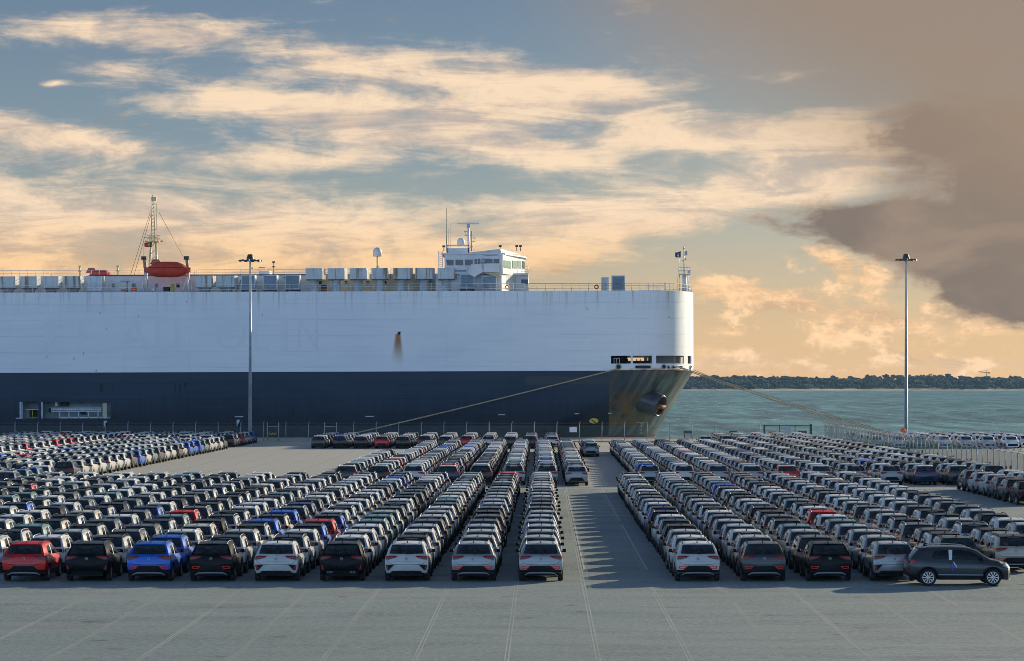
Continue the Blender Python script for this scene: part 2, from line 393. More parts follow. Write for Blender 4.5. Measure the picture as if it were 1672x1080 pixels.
foam = k.m('MULTIPLY', k.rng(k.noise(k.mapv(P, sc=(.16, .020, 1)), 1, 6, .62), .635, .67), k.rng(w2, .36, .52))
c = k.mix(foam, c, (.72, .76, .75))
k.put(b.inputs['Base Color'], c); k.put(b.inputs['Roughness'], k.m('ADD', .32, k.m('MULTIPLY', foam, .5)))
b.inputs['IOR'].default_value = 1.33; b.inputs['Specular IOR Level'].default_value = .09
k.put(b.inputs['Normal'], k.bump(w2, .9, 1.0, k.bump(w1, 3.5, 1.0)))
g = MB(); xs = [-9000, -2000, -400, 0, 400, 2000, 9000]; ys = [400.9, 1000, 2500, 6000, 14000]
g.grid([[(x, y, -4) for x in xs] for y in ys], sm=False)
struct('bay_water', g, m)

# ------------------------------------------------------------------ far shore
sand = mat('beach_sand', (.50, .40, .29), .95, var=.15, vscale=.02); soil = mat('shore_scrub', (.07, .085, .05), .95, var=.35, vscale=.02, bump=1.0, bscale=.3)
SY = 4500.0
nn = 120; rows = []
for a, (off, h) in enumerate(((0, -4.4), (14, -3.0), (60, -2.0), (140, .5), (400, 3.0), (1500, 4), (2600, -5))):
    rows.append([(-3000 + 6500 * i / nn, SY + off + 14 * math.sin(i * .37) + 9 * math.sin(i * 1.13 + 2), h + (0.5 * math.sin(i * .7) if a > 2 else 0)) for i in range(nn + 1)])
struct('beach', MB().grid(rows[:3], sm=True), sand)
struct('far_shore', MB().grid(rows[2:], sm=True), soil)
m = bpy.data.materials.new('pine_foliage'); m.use_nodes = True
k = NT(m.node_tree); b = k.n['Principled BSDF']; P = k.new('ShaderNodeTexCoord').outputs['Object']
n_ = k.noise(P, .09, 5, .65)
k.put(b.inputs['Base Color'], k.mix(k.rng(n_, .35, .65), (.022, .036, .046), (.050, .070, .072))); b.inputs['Roughness'].default_value = .9
b.inputs['Specular IOR Level'].default_value = .1
pine_m = m
def ico():
    ph = (1 + 5 ** .5) / 2; V = [(-1, ph, 0), (1, ph, 0), (-1, -ph, 0), (1, -ph, 0), (0, -1, ph), (0, 1, ph), (0, -1, -ph), (0, 1, -ph), (ph, 0, -1), (ph, 0, 1), (-ph, 0, -1), (-ph, 0, 1)]
    F = [(0, 11, 5), (0, 5, 1), (0, 1, 7), (0, 7, 10), (0, 10, 11), (1, 5, 9), (5, 11, 4), (11, 10, 2), (10, 7, 6), (7, 1, 8), (3, 9, 4), (3, 4, 2), (3, 2, 6), (3, 6, 8), (3, 8, 9), (4, 9, 5), (2, 4, 11), (6, 2, 10), (8, 6, 7), (9, 8, 1)]
    return np.array([Vector(x).normalized()[:] for x in V]), F
IV, IF = ico()
nr = np.random.default_rng(3)
wood = MB()
def clump(x, y, z, r, rz):
    b0 = len(wood.v)
    q = IV * (r, r, rz) * nr.uniform(.7, 1.25, (12, 1)) + (x, y, z)
    wood.v.extend(map(tuple, q.tolist()))
    for f in IF: wood.face([b0 + i for i in f], 0, True)
for layer, (off, cnt, hmin, hmax) in enumerate(((70, 520, 4, 9), (160, 620, 10, 16), (330, 620, 13, 21), (420, 260, 16, 25))):
    for i in range(cnt):
        x = nr.uniform(-200, 1500); y = SY + off + nr.uniform(-30, 60)
        clus = .5 + .5 * math.sin(x * .021 + layer) * math.sin(x * .0063 + 1)
        h = hmin + (hmax - hmin) * min(1, max(0, nr.normal(.35 + .45 * clus, .22)))
        r = nr.uniform(4, 8.5) if layer else nr.uniform(3, 7)
        for j in range(5 if layer else 3):
            clump(x + nr.uniform(-r, r), y + nr.uniform(-r, r), h - 2 - nr.uniform(0, r * .8), r * nr.uniform(.45, .75), r * nr.uniform(.3, .5))
        clump(x, y, h * .45, r * .8, h * .4)
tag(link('pine_wood', wood.mesh('pine_wood', pine_m)), label='dark band of pine woods along the far shore', kind='stuff')

# tower cranes beyond the wood
steel_f = mat('crane_steel', (.10, .075, .055), .7)
for px, top, jl, jr, lab in ((1611, 605, -13, 5, 'tallest tower crane over the pine wood near the right edge'), (1521, 609, -5, 4, 'middle tower crane just right of the tall light mast'), (1502, 616, -4, 3, 'lowest tower crane barely rising behind the pine wood')):
    Y = 5400.0; X = gx(px, Y); z1 = gz(top, Y); s = Y / FPX
    r_ = root('tower_crane', (X, Y, 0), lab, 'crane')
    a = MB()
    for ddx in (-.8, .8): a.tube((X + ddx, Y, 0), (X + ddx, Y, z1 - 4), .5)
    for zz in range(0, int(z1 - 6), 3): a.tube((X - .8, Y, zz), (X + .8, Y, zz + 3), .25)
    part('mast', a, steel_f, r_)
    part('jib', MB().tube((X + jl * s, Y, z1 - 3), (X, Y, z1 - 4), .75).tube((X + jl * s, Y, z1 - 3), (X, Y, z1), .1).tube((X + jr * s, Y, z1 - 4.3), (X, Y, z1), .1), steel_f, r_)
    part('counter_jib', MB().tube((X, Y, z1 - 4), (X + jr * s, Y, z1 - 4.3), .4).box(X + jr * s - 2.2, X + jr * s, Y - .6, Y + .6, z1 - 6.5, z1 - 4.2), steel_f, r_)
    part('apex', MB().tube((X, Y, z1 - 4), (X, Y, z1), .3, .1), steel_f, r_)

# ------------------------------------------------------------------ car geometry
RX = [.70, .80, .855, .88, .88, .86, .81, .75, .685, .63, .42, .21, 0]
RZ = [.36, .36, .50, .68, .86, 1.02, 1.12, 1.28, 1.43, 1.505]
RY = [.17, .14, .11, .10, .10, .12, .16, .32, .47, .55]
RB = [.10, .10, .11, .10, .08, .07, .07, .06, .05, .04]
FX = [.66, .76, .82, .845, .835, .81, .74, .66, .55, .45, .30, .15, 0]
FZ = [.22, .24, .45, .60, .72, .80, .85, .868, .882, .892, .898, .90, .90]
FY = [4.06, 4.03, 4.05, 4.05, 4.03, 3.98, 3.90]
def interp(x, pts):
    if x <= pts[0][0]: return pts[0][1]
    for (a, p), (c_, q) in zip(pts, pts[1:]):
        if x <= c_: return p + (q - p) * (x - a) / (c_ - a)
    return pts[-1][1]
ZC = [(.5, 1.52), (.8, 1.548), (1.3, 1.57), (1.8, 1.575), (2.3, 1.55), (2.65, 1.485), (2.9, 1.37), (3.15, 1.21), (3.38, 1.06), (3.6, 1.02), (3.9, .955), (4.1, .90)]
ZB = [(.4, 1.105), (1.0, 1.06), (2, 1.01), (3.0, .985), (3.4, .965), (3.9, .885), (4.1, .85)]
AR, A1, A2 = .385, .84, 3.43
def zbot(y):
    z = .27
    for a in (A1, A2):
        d = abs(y - a)
        if d < AR: z = max(z, .33 + math.sqrt(AR * AR - d * d))
    return z
def ynom(y, j):
    jj = min(max(j, 0), 9) if y < 1.0 else j
    def at(T, j): i = int(min(j, len(T) - 1)); f = min(j, len(T) - 1) - i; return T[i] + ((T[min(i + 1, len(T) - 1)] - T[i]) * f)
    if y < 1.0: y0 = at(RY, jj); return y0 + y * (1 - y0)
    if y > 3.2:
        if j <= 6: yf = at(FY, j)
        else:
            tt = at(FX, j) / FX[6]; yf = FY[6] + .18 * (1 - tt * tt)
        return 3.2 + (y - 3.2) * (yf - 3.2) / 1.03
    return y
MXc = [0, .87, .90, .91, .905, .88, .84, .78, .70, .64, .43, .215, 0]
MXh = [0, .87, .90, .91, .90, .87, .82, .78, .70, .60, .41, .20, 0]
HF = [0, 0, 0, 0, 0, 0, 0, .45, .80, .93, .975, .993, 1.0]
def Pj(y, j):
    ya = ynom(y, j); zc = interp(ya, ZC); zb = interp(ya, ZB); h = zc - zb; cf_ = min(1, max(0, (h - .06) / .45))
    bt = zbot(ynom(y, 1))
    wf = 1 - .03 * max(0, (ya - 2.6) / 1.4)
    if j == 0: x, z = .72, bt
    else:
        x = (MXh[j] + (MXc[j] - MXh[j]) * cf_) * wf
        if j <= 6:
            top = zb; zz = [bt, bt, max(.50, bt + .02), max(.66, bt + .06), max(.80, bt + .08), max(top - .09, bt + .10), top]
            z = zz[j]
        else: z = zb + HF[j] * h
    if y < .5:
        s = y / .5; s = s * s * (3 - 2 * s); rz = RZ[j] if j <= 9 else 1.505 + .018 * (1 - (RX[j] / RX[9]) ** 2)
        x = RX[j] + (x - RX[j]) * s; z = rz + (z - rz) * s
        if j >= 10: ya = .55 - .04 * (1 - (RX[j] / RX[9]) ** 2) + y * (1 - .55)
    if y > 3.85:
        s = (4.23 - y) / .38; s = s * s * (3 - 2 * s)
        x = FX[j] + (x - FX[j]) * s; z = FZ[j] + (z - FZ[j]) * s
    return Vector((x, ya - 2.115, z))
def Pf(y, j):
    i = int(min(j, 11)); f = j - i
    return Pj(y, i).lerp(Pj(y, i + 1), f)
def lay(T, z, key=None):
    for i in range(1, 9):
        if z <= RZ[i + 1]:
            f = (z - RZ[i]) / max(1e-6, RZ[i + 1] - RZ[i]); return T[i] + (T[i + 1] - T[i]) * f
    return T[9]
def rear_pt(x, z, off=.005):
    X, Yc, B = lay(RX, z), lay(RY, z), lay(RB, z); tt = x / X
    y = Yc - B * (1 - tt * tt)
    return Vector((x, y - 2.115 - off, z + off * .3))
def front_pt(x, z, off=.006):
    X = np.interp(z, FZ[1:7], FX[1:7]); Yc = np.interp(z, FZ[1:7], FY[1:7]); tt = x / X
    return Vector((x, Yc + .18 * (1 - tt * tt) - 2.115 + off, z))
def side_pt(y, z, off=.006):
    # y measured from the rear bumper
    yy = y
    for _ in range(3):
        ps = [Pj(yy, j) for j in range(1, 10)]
        for a in range(8):
            if z <= ps[a + 1].z or a == 7: break
        f = (z - ps[a].z) / max(1e-6, ps[a + 1].z - ps[a].z); f = min(1, max(0, f))
        p = ps[a].lerp(ps[a + 1], f); yy += (y - 2.115) - p.y
        yy = min(4.22, max(0, yy))
    nz = -(ps[a + 1].x - ps[a].x); nx = ps[a + 1].z - ps[a].z; l = math.hypot(nx, nz) or 1
    return Vector((p.x + off * nx / l, p.y, z + off * nz / l))
def strip(fn, A, B, rows=2, cols=1, m=0, sm=True, flip=False, off=.006):
    """ruled patch between two polylines of equal length, laid on the body"""
    def sub(Pl):
        o = []
        for a, b_ in zip(Pl, Pl[1:]):
            for i in range(cols): o.append((a[0] + (b_[0] - a[0]) * i / cols, a[1] + (b_[1] - a[1]) * i / cols))
        return o + [Pl[-1]]
    A, B = sub(A), sub(B)
    g_ = [[fn(a[0] + (b_[0] - a[0]) * r / rows, a[1] + (b_[1] - a[1]) * r / rows, off) for a, b_ in zip(A, B)] for r in range(rows + 1)]
    return MB().grid(g_, m, sm, flip)

def body_mesh(lod):
    ys = {0: [0, .06, .15, .28, .40, .455, .50, .56, .65, .75, .84, .93, 1.03, 1.12, 1.18, 1.225, 1.4, 1.7, 2.0, 2.3, 2.55, 2.75, 2.9, 3.0, 3.045, 3.1, 3.18, 3.3, 3.43, 3.56, 3.68, 3.78, 3.84, 3.9, 4.0, 4.1, 4.18, 4.23],
          1: [0, .12, .30, .455, .52, .68, .84, 1.0, 1.14, 1.225, 1.7, 2.2, 2.6, 2.9, 3.045, 3.12, 3.3, 3.43, 3.6, 3.78, 3.86, 4.0, 4.12, 4.23]}[lod]
    js = list(range(13)) if lod == 0 else [0, 1, 3, 5, 6, 8, 9, 11, 12]
    g_ = MB(); rows = []
    for y in ys:
        r = [Pj(y, j) for j in js]; rows.append([Vector((-p.x, p.y, p.z)) for p in r] + list(reversed(r[:-1])))
    g_.grid(rows, 0, True)
    # rear cap
    cols = [RX[j] / RX[9] for j in js if j >= 9]
    ts = [-c_ for c_ in cols] + list(reversed(cols[:-1]))
    cap = [[(RX[j] * tt, RY[j] - RB[j] * (1 - tt * tt) - 2.115, RZ[j] + (.018 * (1 - tt * tt) if j == 9 else 0)) for tt in ts] for j in js if j <= 9]
    g_.grid(cap, 0, True, flip=False)
    cols = [FX[j] / FX[6] for j in js if j >= 6]; ts = [-c_ for c_ in cols] + list(reversed(cols[:-1]))
    cap = [[(FX[j] * tt, FY[j] + .18 * (1 - tt * tt) - 2.115, FZ[j] + (.05 * (1 - tt * tt) if j == 6 else 0)) for tt in ts] for j in js if j <= 6]
    g_.grid(cap, 0, True, flip=True)
    return g_
def underbody():
    g_ = MB().box(-.66, .66, -1.9, 1.9, .24, .62)
    g_.box(-.80, .80, -.85, .85, .24, .40)
    return g_
def wheel_mesh(n=20, side=1, far=False):
    # centre at the origin, axis x, outer face towards +x * side
    w, r, ri = .108, .333, .235
    prof = [(ri, w * .8), (ri + .02, w), (r - .03, w), (r - .008, w * .82), (r, w * .5), (r, -w * .5), (r - .01, -w * .85), (ri, -w)]
    if far: prof = [(ri, w), (r - .02, w), (r, w * .6), (r, -w)]
    g_ = MB().lathe([(a, h * side) for a, h in prof], n=n, axis='x', m=0)
    return g_
def rim_mesh(n=20, side=1, far=False):
    g_ = MB(); w = .075 * side
    if far:
        g_.lathe([(.235, w), (.10, w * .9), (.0, w * .9)], n=n, axis='x', m=1); return g_
    g_.lathe([(.236, w * 1.1), (.222, w * 1.2), (.205, w * .9), (.20, w * .2), (.0, w * .2)], n=n, axis='x', m=0)
    for q in g_.mi: pass
    k0 = len(g_.f) - n
    for i in range(k0, len(g_.f)): g_.mi[i] = 1
    for i in range(10):
        a = 2 * math.pi * i / 10; c_, s_ = math.cos(a), math.sin(a)
        o = []
        for rr, hw in ((.03, .012), (.12, .016), (.212, .026)):
            for e in (-1, 1): o.append((w * 1.05, rr * c_ - e * hw * s_, rr * s_ + e * hw * c_))
        b0 = len(g_.v); g_.v.extend(o)
        for q in (0, 2): g_.face((b0 + q, b0 + q + 1, b0 + q + 3, b0 + q + 2), 0)
    g_.lathe([(.045, w * .9), (.045, w * 1.15), (0, w * 1.15)], n=10, axis='x', m=0)
    return g_
def mirror_mesh(m=0):
    g_ = MB()
    for z0, z1, a, b_ in ((1.02, 1.05, .0, .03), (1.05, 1.13, .03, .03), (1.13, 1.16, .03, .0)): pass
    pts = lambda s, y, z: [(.90 + .02 + .06 * (1 - s), y - .03 * s, z), (1.05 - .03 * (1 - s), y - .04 * s, z), (1.06 - .03 * (1 - s), y + .03 * s, z), (.90 + .06 * (1 - s), y + .06 * s, z)]
    rows = [pts(.5, .87, 1.035), pts(1, .87, 1.06), pts(1, .87, 1.14), pts(.6, .87, 1.17)]
    g_.grid([[Vector(p) for p in r] for r in rows], m, True, closed=True)
    b0 = len(g_.v) - 4; g_.face((b0, b0 + 1, b0 + 2, b0 + 3), m); g_.face((3, 2, 1, 0), m)
    g_.box(.84, .93, .86, .90, 1.04, 1.07, m)
    return g_
def rail_mesh(m=0):
    pts = [(.60, .70, 1.50), (.595, .80, 1.565), (.59, 1.2, 1.595), (.59, 1.8, 1.60), (.595, 2.3, 1.575), (.605, 2.55, 1.505)]
    return MB().path([(x, y - 2.115, z) for x, y, z in pts], .017, 6, m)
def antenna_mesh(m=0):
    return MB().xprism([(.74 - 2.115, 1.53), (.94 - 2.115, 1.55), (.81 - 2.115, 1.63), (.77 - 2.115, 1.635)], -.018, .018, m)
def spoiler_mesh(m=0):
    g_ = MB(); rows = []
    for x in np.linspace(-1, 1, 9):
        w = .62; yb = .44 + .05 * x * x; ye = .62; zt = 1.522 - .02 * x * x
        rows.append([(w * x, ye - 2.115, zt + .016), (w * x, yb - 2.115, zt - .002), (w * x, yb - 2.115, zt - .018), (w * x, ye - 2.115, zt - .03)])
    return g_.grid(rows, m, True)
# parts of a car, each in car coordinates (origin on the ground under the middle, rear towards -y)
def rear_window(rows=4, cols=4):
    return strip(rear_pt, [(-.70, 1.145), (-.4, 1.14), (0, 1.14), (.4, 1.14), (.70, 1.145)], [(-.61, 1.475), (-.38, 1.492), (0, 1.496), (.38, 1.492), (.61, 1.475)], rows, cols, off=.008)
def lamp():
    a = strip(rear_pt, [(.37, 1.035), (.46, 1.005), (.60, .995), (.70, .975), (.80, .96), (.85, .955)], [(.39, 1.062), (.46, 1.066), (.60, 1.068), (.70, 1.065), (.78, 1.058), (.825, 1.048)], 2, 2, off=.014)
    a.add(strip(side_pt, [(.10, .905), (.2, .92), (.36, .99)], [(.125, 1.04), (.22, 1.045), (.40, 1.03)], 2, 2, off=.014))
    return a
def lamp_low():
    return strip(rear_pt, [(.44, .985), (.55, .955), (.68, .915), (.78, .905), (.85, .91)], [(.44, 1.004), (.55, .996), (.68, .976), (.78, .962), (.852, .955)], 2, 2, off=.013)
def roof_skin(rows=9):
    g_ = MB(); r_ = []
    for y in np.linspace(.12, 2.62, rows):
        p = [Pf(y, j) + Vector((0, 0, .004)) for j in (8.75, 9, 10, 11, 12)]
        r_.append([Vector((-q_.x, q_.y, q_.z)) for q_ in p] + list(reversed(p[:-1])))
    return g_.grid(r_, 0, True)
def windshield():
    r_ = []
    for y in (2.70, 2.85, 3.0, 3.15, 3.30, 3.36):
        p = []
        for j in (8.9, 9.5, 10, 11, 12):
            q_ = Pf(y, j); p.append(q_ + Vector((0, .004, .006)))
        r_.append([Vector((-q_.x, q_.y, q_.z)) for q_ in p] + list(reversed(p[:-1])))
    return MB().grid(r_, 0, True)
def sidewin(which, cols=3):
    if which == 'rear':
        return strip(side_pt, [(.98, 1.11), (1.30, 1.07), (1.66, 1.055)], [(1.10, 1.385), (1.35, 1.415), (1.68, 1.43)], 3, cols, off=.007)
    return strip(side_pt, [(1.80, 1.05), (2.3, 1.035), (2.75, 1.02), (3.08, 1.005)], [(1.83, 1.43), (2.2, 1.415), (2.6, 1.35), (3.02, 1.10)], 3, cols, off=.007)
def film():
    return strip(side_pt, [(1.67, 1.03), (1.79, 1.03)], [(1.67, 1.43), (1.82, 1.43)], 3, 1, off=.012)
def arch_trim(a):
    pa, pb = [], []
    for i in range(11):
        th = R(-8 + 196 * i / 10)
        for L, rr in ((pa, AR - .012), (pb, AR + .055)): L.append((a + rr * math.cos(th), max(.25, .33 + rr * math.sin(th))))
    return strip(side_pt, pa, pb, 1, 1, off=.014)
def sill():
    return strip(side_pt, [(1.20, .26), (3.06, .26)], [(1.27, .44), (3.00, .44)], 2, 6, off=.010)
def cladding_rear():
    g_ = strip(rear_pt, [(-.80, .37), (-.4, .37), (.4, .37), (.80, .37)], [(-.85, .485), (-.4, .485), (.4, .485), (.85, .485)], 2, 3, off=.010)
    for s in (0, 1):
        a = strip(side_pt, [(.13, .36), (.46, .36)], [(.13, .485), (.44, .485)], 1, 3, off=.012); g_.add(a, mirror=bool(s))
    g_.add(MB().grid([[(x, -1.95, .37), (x, -1.7, .25)] for x in (-.7, .7)], sm=False))
    return g_
def bumper_insert():      # black trapezoid with the plate recess
    return strip(rear_pt, [(-.62, .47), (-.2, .47), (.2, .47), (.62, .47)], [(-.40, .665), (-.15, .67), (.15, .67), (.40, .665)], 3, 3, off=.012)
def skid_bar():
    g_ = MB()
    rows = []
    for x, z, h in ((-.66, .31, .03), (-.50, .395, .055), (-.2, .405, .055), (.2, .405, .055), (.50, .395, .055), (.66, .31, .03)):
        y = lay(RY, .45) - lay(RB, .45) * (1 - (x / .84) ** 2) - 2.115
        rows.append([(x, y - .035, z - h), (x, y - .045, z - h * .3), (x, y - .035, z), (x, y + .02, z)])
    return g_.grid(rows, 0, True, flip=True)
def refl_ring():          # thin red frame of the bumper reflector
    q_ = [(.43, .645), (.76, .645), (.78, .535), (.53, .535)]; i_ = [(.475, .622), (.73, .622), (.745, .56), (.555, .56)]
    g_ = MB()
    for a in range(4):
        c_ = (a + 1) % 4
        g_.add(strip(rear_pt, [q_[a], q_[c_]], [i_[a], i_[c_]], 1, 2, off=.016))
    return g_
def notch():
    return strip(rear_pt, [(.80, .47), (.72, .47), (.62, .58)], [(.845, .69), (.72, .70), (.50, .70)], 2, 2, off=.013)
def refl_bar():
    return strip(rear_pt, [(.735, .50), (.775, .50)], [(.765, .665), (.815, .66)], 2, 1, off=.02)
def diffuser():
    return strip(rear_pt, [(-.66, .36), (-.3, .36), (.3, .36), (.66, .36)], [(-.58, .44), (-.3, .455), (.3, .455), (.58, .44)], 2, 3, off=.016)
def gaps(sport):
    g_ = MB()
    L = [(-.83, .90), (-.74, .80), (-.62, .715), (-.3, .70), (0, .70), (.3, .70), (.62, .715), (.74, .80), (.83, .90)]
    g_.add(strip(rear_pt, L, [(x, z + .012) for x, z in L], 1, 3, off=.007))
    L = [(-.7, 1.095), (0, 1.10), (.7, 1.095)]
    g_.add(strip(rear_pt, L, [(x, z + .008) for x, z in L], 1, 4, off=.007))
    L = [(-.55, .815), (0, .82), (.55, .815)]
    g_.add(strip(rear_pt, L, [(x, z + .008) for x, z in L], 1, 4, off=.007))
    for mir in (False, True):
        for pts in ([(1.72, .44), (1.745, .8), (1.745, 1.03)], [(3.05, .44), (3.02, .8), (3.03, .98)], [(1.27, .75), (1.05, .9), (.93, 1.04)]):
            g_.add(strip(side_pt, pts, [(y + .012, z) for y, z in pts], 1, 4, off=.007), mirror=mir)
    return g_
def handle(y):
    return strip(side_pt, [(y, .86), (y + .2, .86)], [(y, .895), (y + .2, .895)], 1, 1, off=.035)
def badge():
    g_ = MB(); c_ = rear_pt(0, .945, .012)
    g_.lathe([(.060, 0), (.060, -.012), (.048, -.012), (.048, 0)], c=tuple(c_), n=16, axis='y')
    for pts in (((-.022, .035), (0, -.004), (.022, .035)), ((-.038, .02), (-.018, -.04), (0, .0), (.018, -.04), (.038, .02))):
        g_.path([(c_.x + a, c_.y - .01, c_.z + b_) for a, b_ in pts], .005, 4)
    return g_
def wiper():
    a, b_ = rear_pt(.0, 1.13, .03), rear_pt(.34, 1.17, .022); return MB().tube(a, b_, .012, .006, 5)
def grille():
    return strip(front_pt, [(-.62, .30), (0, .28), (.62, .30)], [(-.68, .50), (0, .52), (.68, .50)], 2, 4, off=.012, flip=True).add(
        strip(front_pt, [(-.55, .68), (0, .68), (.55, .68)], [(-.5, .76), (0, .77), (.5, .76)], 1, 4, off=.012, flip=True))
def headlamp():
    a = strip(front_pt, [(.50, .68), (.65, .67), (.80, .68)], [(.50, .765), (.65, .79), (.79, .79)], 2, 2, off=.016, flip=True)
    a.add(strip(side_pt, [(3.86, .78), (4.02, .70)], [(3.84, .83), (3.98, .80)], 1, 2, off=.014)); return a
def exhausts():
    g_ = MB()
    for x in (-.52, -.40, .40, .52): g_.lathe([(.036, 0), (.036, -.05), (.045, -.05), (.045, 0)], c=tuple(rear_pt(x, .40, .01)), n=12, axis='y')
    return g_

ME = {}
def mesh_of(key, fn, mats):
    if key not in ME: ME[key] = fn().mesh(key, mats)
    return ME[key]
def add(name, key, fn, mats, parent, loc=(0, 0, 0)):
    return link(name, mesh_of(key, fn, mats), parent, loc)

def build_car(r_, colr, roofc, style, full, rails='black', rim=None):
    """hang the parts of one car under its Empty; meshes are shared between cars"""
    pm = paint(colr)
    add('body', 'body_' + colr, lambda: body_mesh(0), pm, r_)
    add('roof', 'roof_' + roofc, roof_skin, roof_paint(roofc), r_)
    add('rear_window', 'rear_window', rear_window, glass, r_)
    add('windshield', 'windshield', windshield, glass, r_)
    for mir in (False, True):
        sfx = '_l' if mir else '_r'
        f = (lambda fn: (lambda: fn().mirrored())) if mir else (lambda fn: fn)
        add('side_window', 'rear_side_window' + sfx, f(lambda: sidewin('rear')), glass_s, r_)
        add('side_window', 'front_side_window' + sfx, f(lambda: sidewin('front')), glass_s, r_)
        tl = add('tail_lamp', 'tail_lamp' + sfx, f(lamp), lamp_m, r_)
        add('smoked_lens', 'smoked_lens' + sfx, f(lamp_low), lampd_m, tl)
        add('wing_mirror', 'wing_mirror' + sfx, f(mirror_mesh), blackp, r_)
        add('roof_rail', 'roof_rail_' + rails + sfx, f(rail_mesh), chrome if rails == 'silver' else blackp, r_)
        add('pillar_film', 'pillar_film' + sfx, f(film), film_m, r_)
        for a in (A1, A2):
            w = add('tyre', 'tyre' + sfx, lambda: wheel_mesh(24, -1 if mir else 1), tyre_m, r_, ((-.80 if mir else .80), a - 2.115, .333))
            add('rim', 'rim' + sfx, lambda: rim_mesh(24, -1 if mir else 1), [rim_m, blackp], w)
    add('antenna', 'antenna', antenna_mesh, blackp, r_)
    add('spoiler', 'spoiler_' + roofc, spoiler_mesh, paint(roofc), r_)
    add('underbody', 'underbody', underbody, blackp, r_)
    if full:
        add('rear_cladding' if style == 'trail' else 'diffuser', 'cladding_' + style, cladding_rear if style == 'trail' else diffuser, blackp, r_)
        add('panel_gap', 'panel_gaps_' + style, lambda: gaps(style == 'sport'), gap_m, r_)['kind'] = 'stuff'
        add('badge', 'badge', badge, chrome, r_)
        add('wiper', 'wiper', wiper, blackp, r_)
        if style == 'trail':
            add('bumper_insert', 'bumper_insert', bumper_insert, blackp, r_)
            add('skid_bar', 'skid_bar', skid_bar, skid_m, r_)
        for mir in (False, True):
            sfx = '_l' if mir else '_r'
            f = (lambda fn: (lambda: fn().mirrored())) if mir else (lambda fn: fn)
            if style == 'trail': add('reflector', 'reflector_ring' + sfx, f(refl_ring), refl_m, r_)
            else:
                nt = add('bumper_notch', 'bumper_notch' + sfx, f(notch), blackp, r_)
                add('reflector', 'reflector_bar' + sfx, f(refl_bar), refl_m, nt)
            for a in (A1, A2): add('arch_trim', 'arch_trim%s_%d' % (sfx, a), f(lambda a=a: arch_trim(a)), blackp, r_)
            add('sill', 'sill' + sfx, f(sill), blackp, r_)
            for yy in (1.30, 2.02): add('door_handle', 'door_handle%s_%s_%s' % (sfx, yy, colr), f(lambda yy=yy: handle(yy)), pm, r_)
            add('headlamp', 'headlamp' + sfx, f(headlamp), hl_m, r_)
        add('grille', 'grille', grille, blackp, r_)

# ------------------------------------------------------------------ where the cars stand
PITCH = 4.61
left_front = [883, 772.7, 663.5, 557, 450, 344, 242, 140.5, 38]     # body centre of each front car at Y=111
s0 = 40.1
LC = [(p - VX) / s0 for p in left_front]
step = (LC[0] - LC[8]) / 8
while len(LC) < 15: LC.append(LC[-1] - step)
LB = [-.1 - 2.565 * k for k in range(15)]                             # the same columns at Y=200
RC = [(1140 - VX) / s0, (1248 - VX) / s0, (1355.5 - VX) / s0, (1462 - VX) / s0, 17.6, 20.2, 22.6]
RBk = [6.35 + 2.68 * k for k in range(7)]
cars = []      # dict(x,y,c,roof,style,...)
def pick(side):
    q_ = rng.random()
    if side in ('R', 'rear right', 'far right', 'right side'):
        return 'silver' if q_ < .34 else 'grey' if q_ < .56 else 'white' if q_ < .84 else 'black' if q_ < .91 else 'teal' if q_ < .95 else 'beige' if q_ < .975 else 'blue' if q_ < .990 else 'red'
    tb = [('white', .36), ('silver', .21), ('grey', .16), ('black', .09), ('blue', .035), ('teal', .05), ('beige', .05), ('red', .012), ('navy', .015)]
    a = 0
    for n_, p_ in tb:
        a += p_
        if q_ < a: return n_
    return 'white'
def new_car(x, y, c=None, style=None, rot=0.0, roof=None, blk='', ci=0, ri=0, rails=None):
    c = c or pick(blk)
    if roof is None: roof = 'black' if (c in ('white', 'silver', 'blue', 'red', 'beige') and rng.random() < (.34 if blk in ('L', 'rear left') else .22)) else c
    style = style or rng.choice(['trail', 'trail', 'sport'])
    cars.append(dict(x=x, y=y, c=c, roof=roof, style=style, rot=rot, blk=blk, ci=ci, ri=ri, rails=rails or rng.choice(['silver', 'black', 'black'])))
fl = [('silver', 'trail', 'silver', 'silver'), ('silver', 'trail', 'silver', 'silver'), ('white', 'sport', 'white', 'black'), ('black', 'sport', 'black', 'black'), ('white', 'sport', 'white', 'black'),
      ('black', 'trail', 'black', 'silver'), ('blue', 'trail', 'blue', 'black'), ('black', 'sport', 'black', 'black'), ('red', 'trail', 'red', 'black')]
fr = [('white', 'trail', 'white', 'black'), ('grey', 'trail', 'grey', 'black'), ('black', 'trail', 'black', 'black'), ('silver', 'sport', 'silver', 'black')]
forced = {('L', 3, 1): 'white', ('L', 4, 1): 'white', ('L', 4, 3): 'blue', ('L', 4, 4): 'red', ('L', 5, 1): 'white', ('L', 6, 1): 'blue', ('L', 6, 2): 'white', ('L', 7, 1): 'white', ('L', 8, 1): 'white', ('L', 5, 4): 'blue', ('L', 5, 3): 'white', ('L', 4, 2): 'white',
          ('L', 5, 6): 'blue', ('L', 2, 1): 'white', ('L', 2, 2): 'white', ('L', 3, 2): 'white', ('L', 1, 1): 'silver', ('L', 0, 1): 'silver', ('L', 0, 2): 'silver', ('L', 0, 3): 'silver', ('R', 0, 1): 'white', ('R', 0, 2): 'silver', ('R', 1, 2): 'white', ('R', 1, 3): 'silver', ('R', 2, 1): 'grey', ('R', 3, 1): 'silver'}
front_car = {}
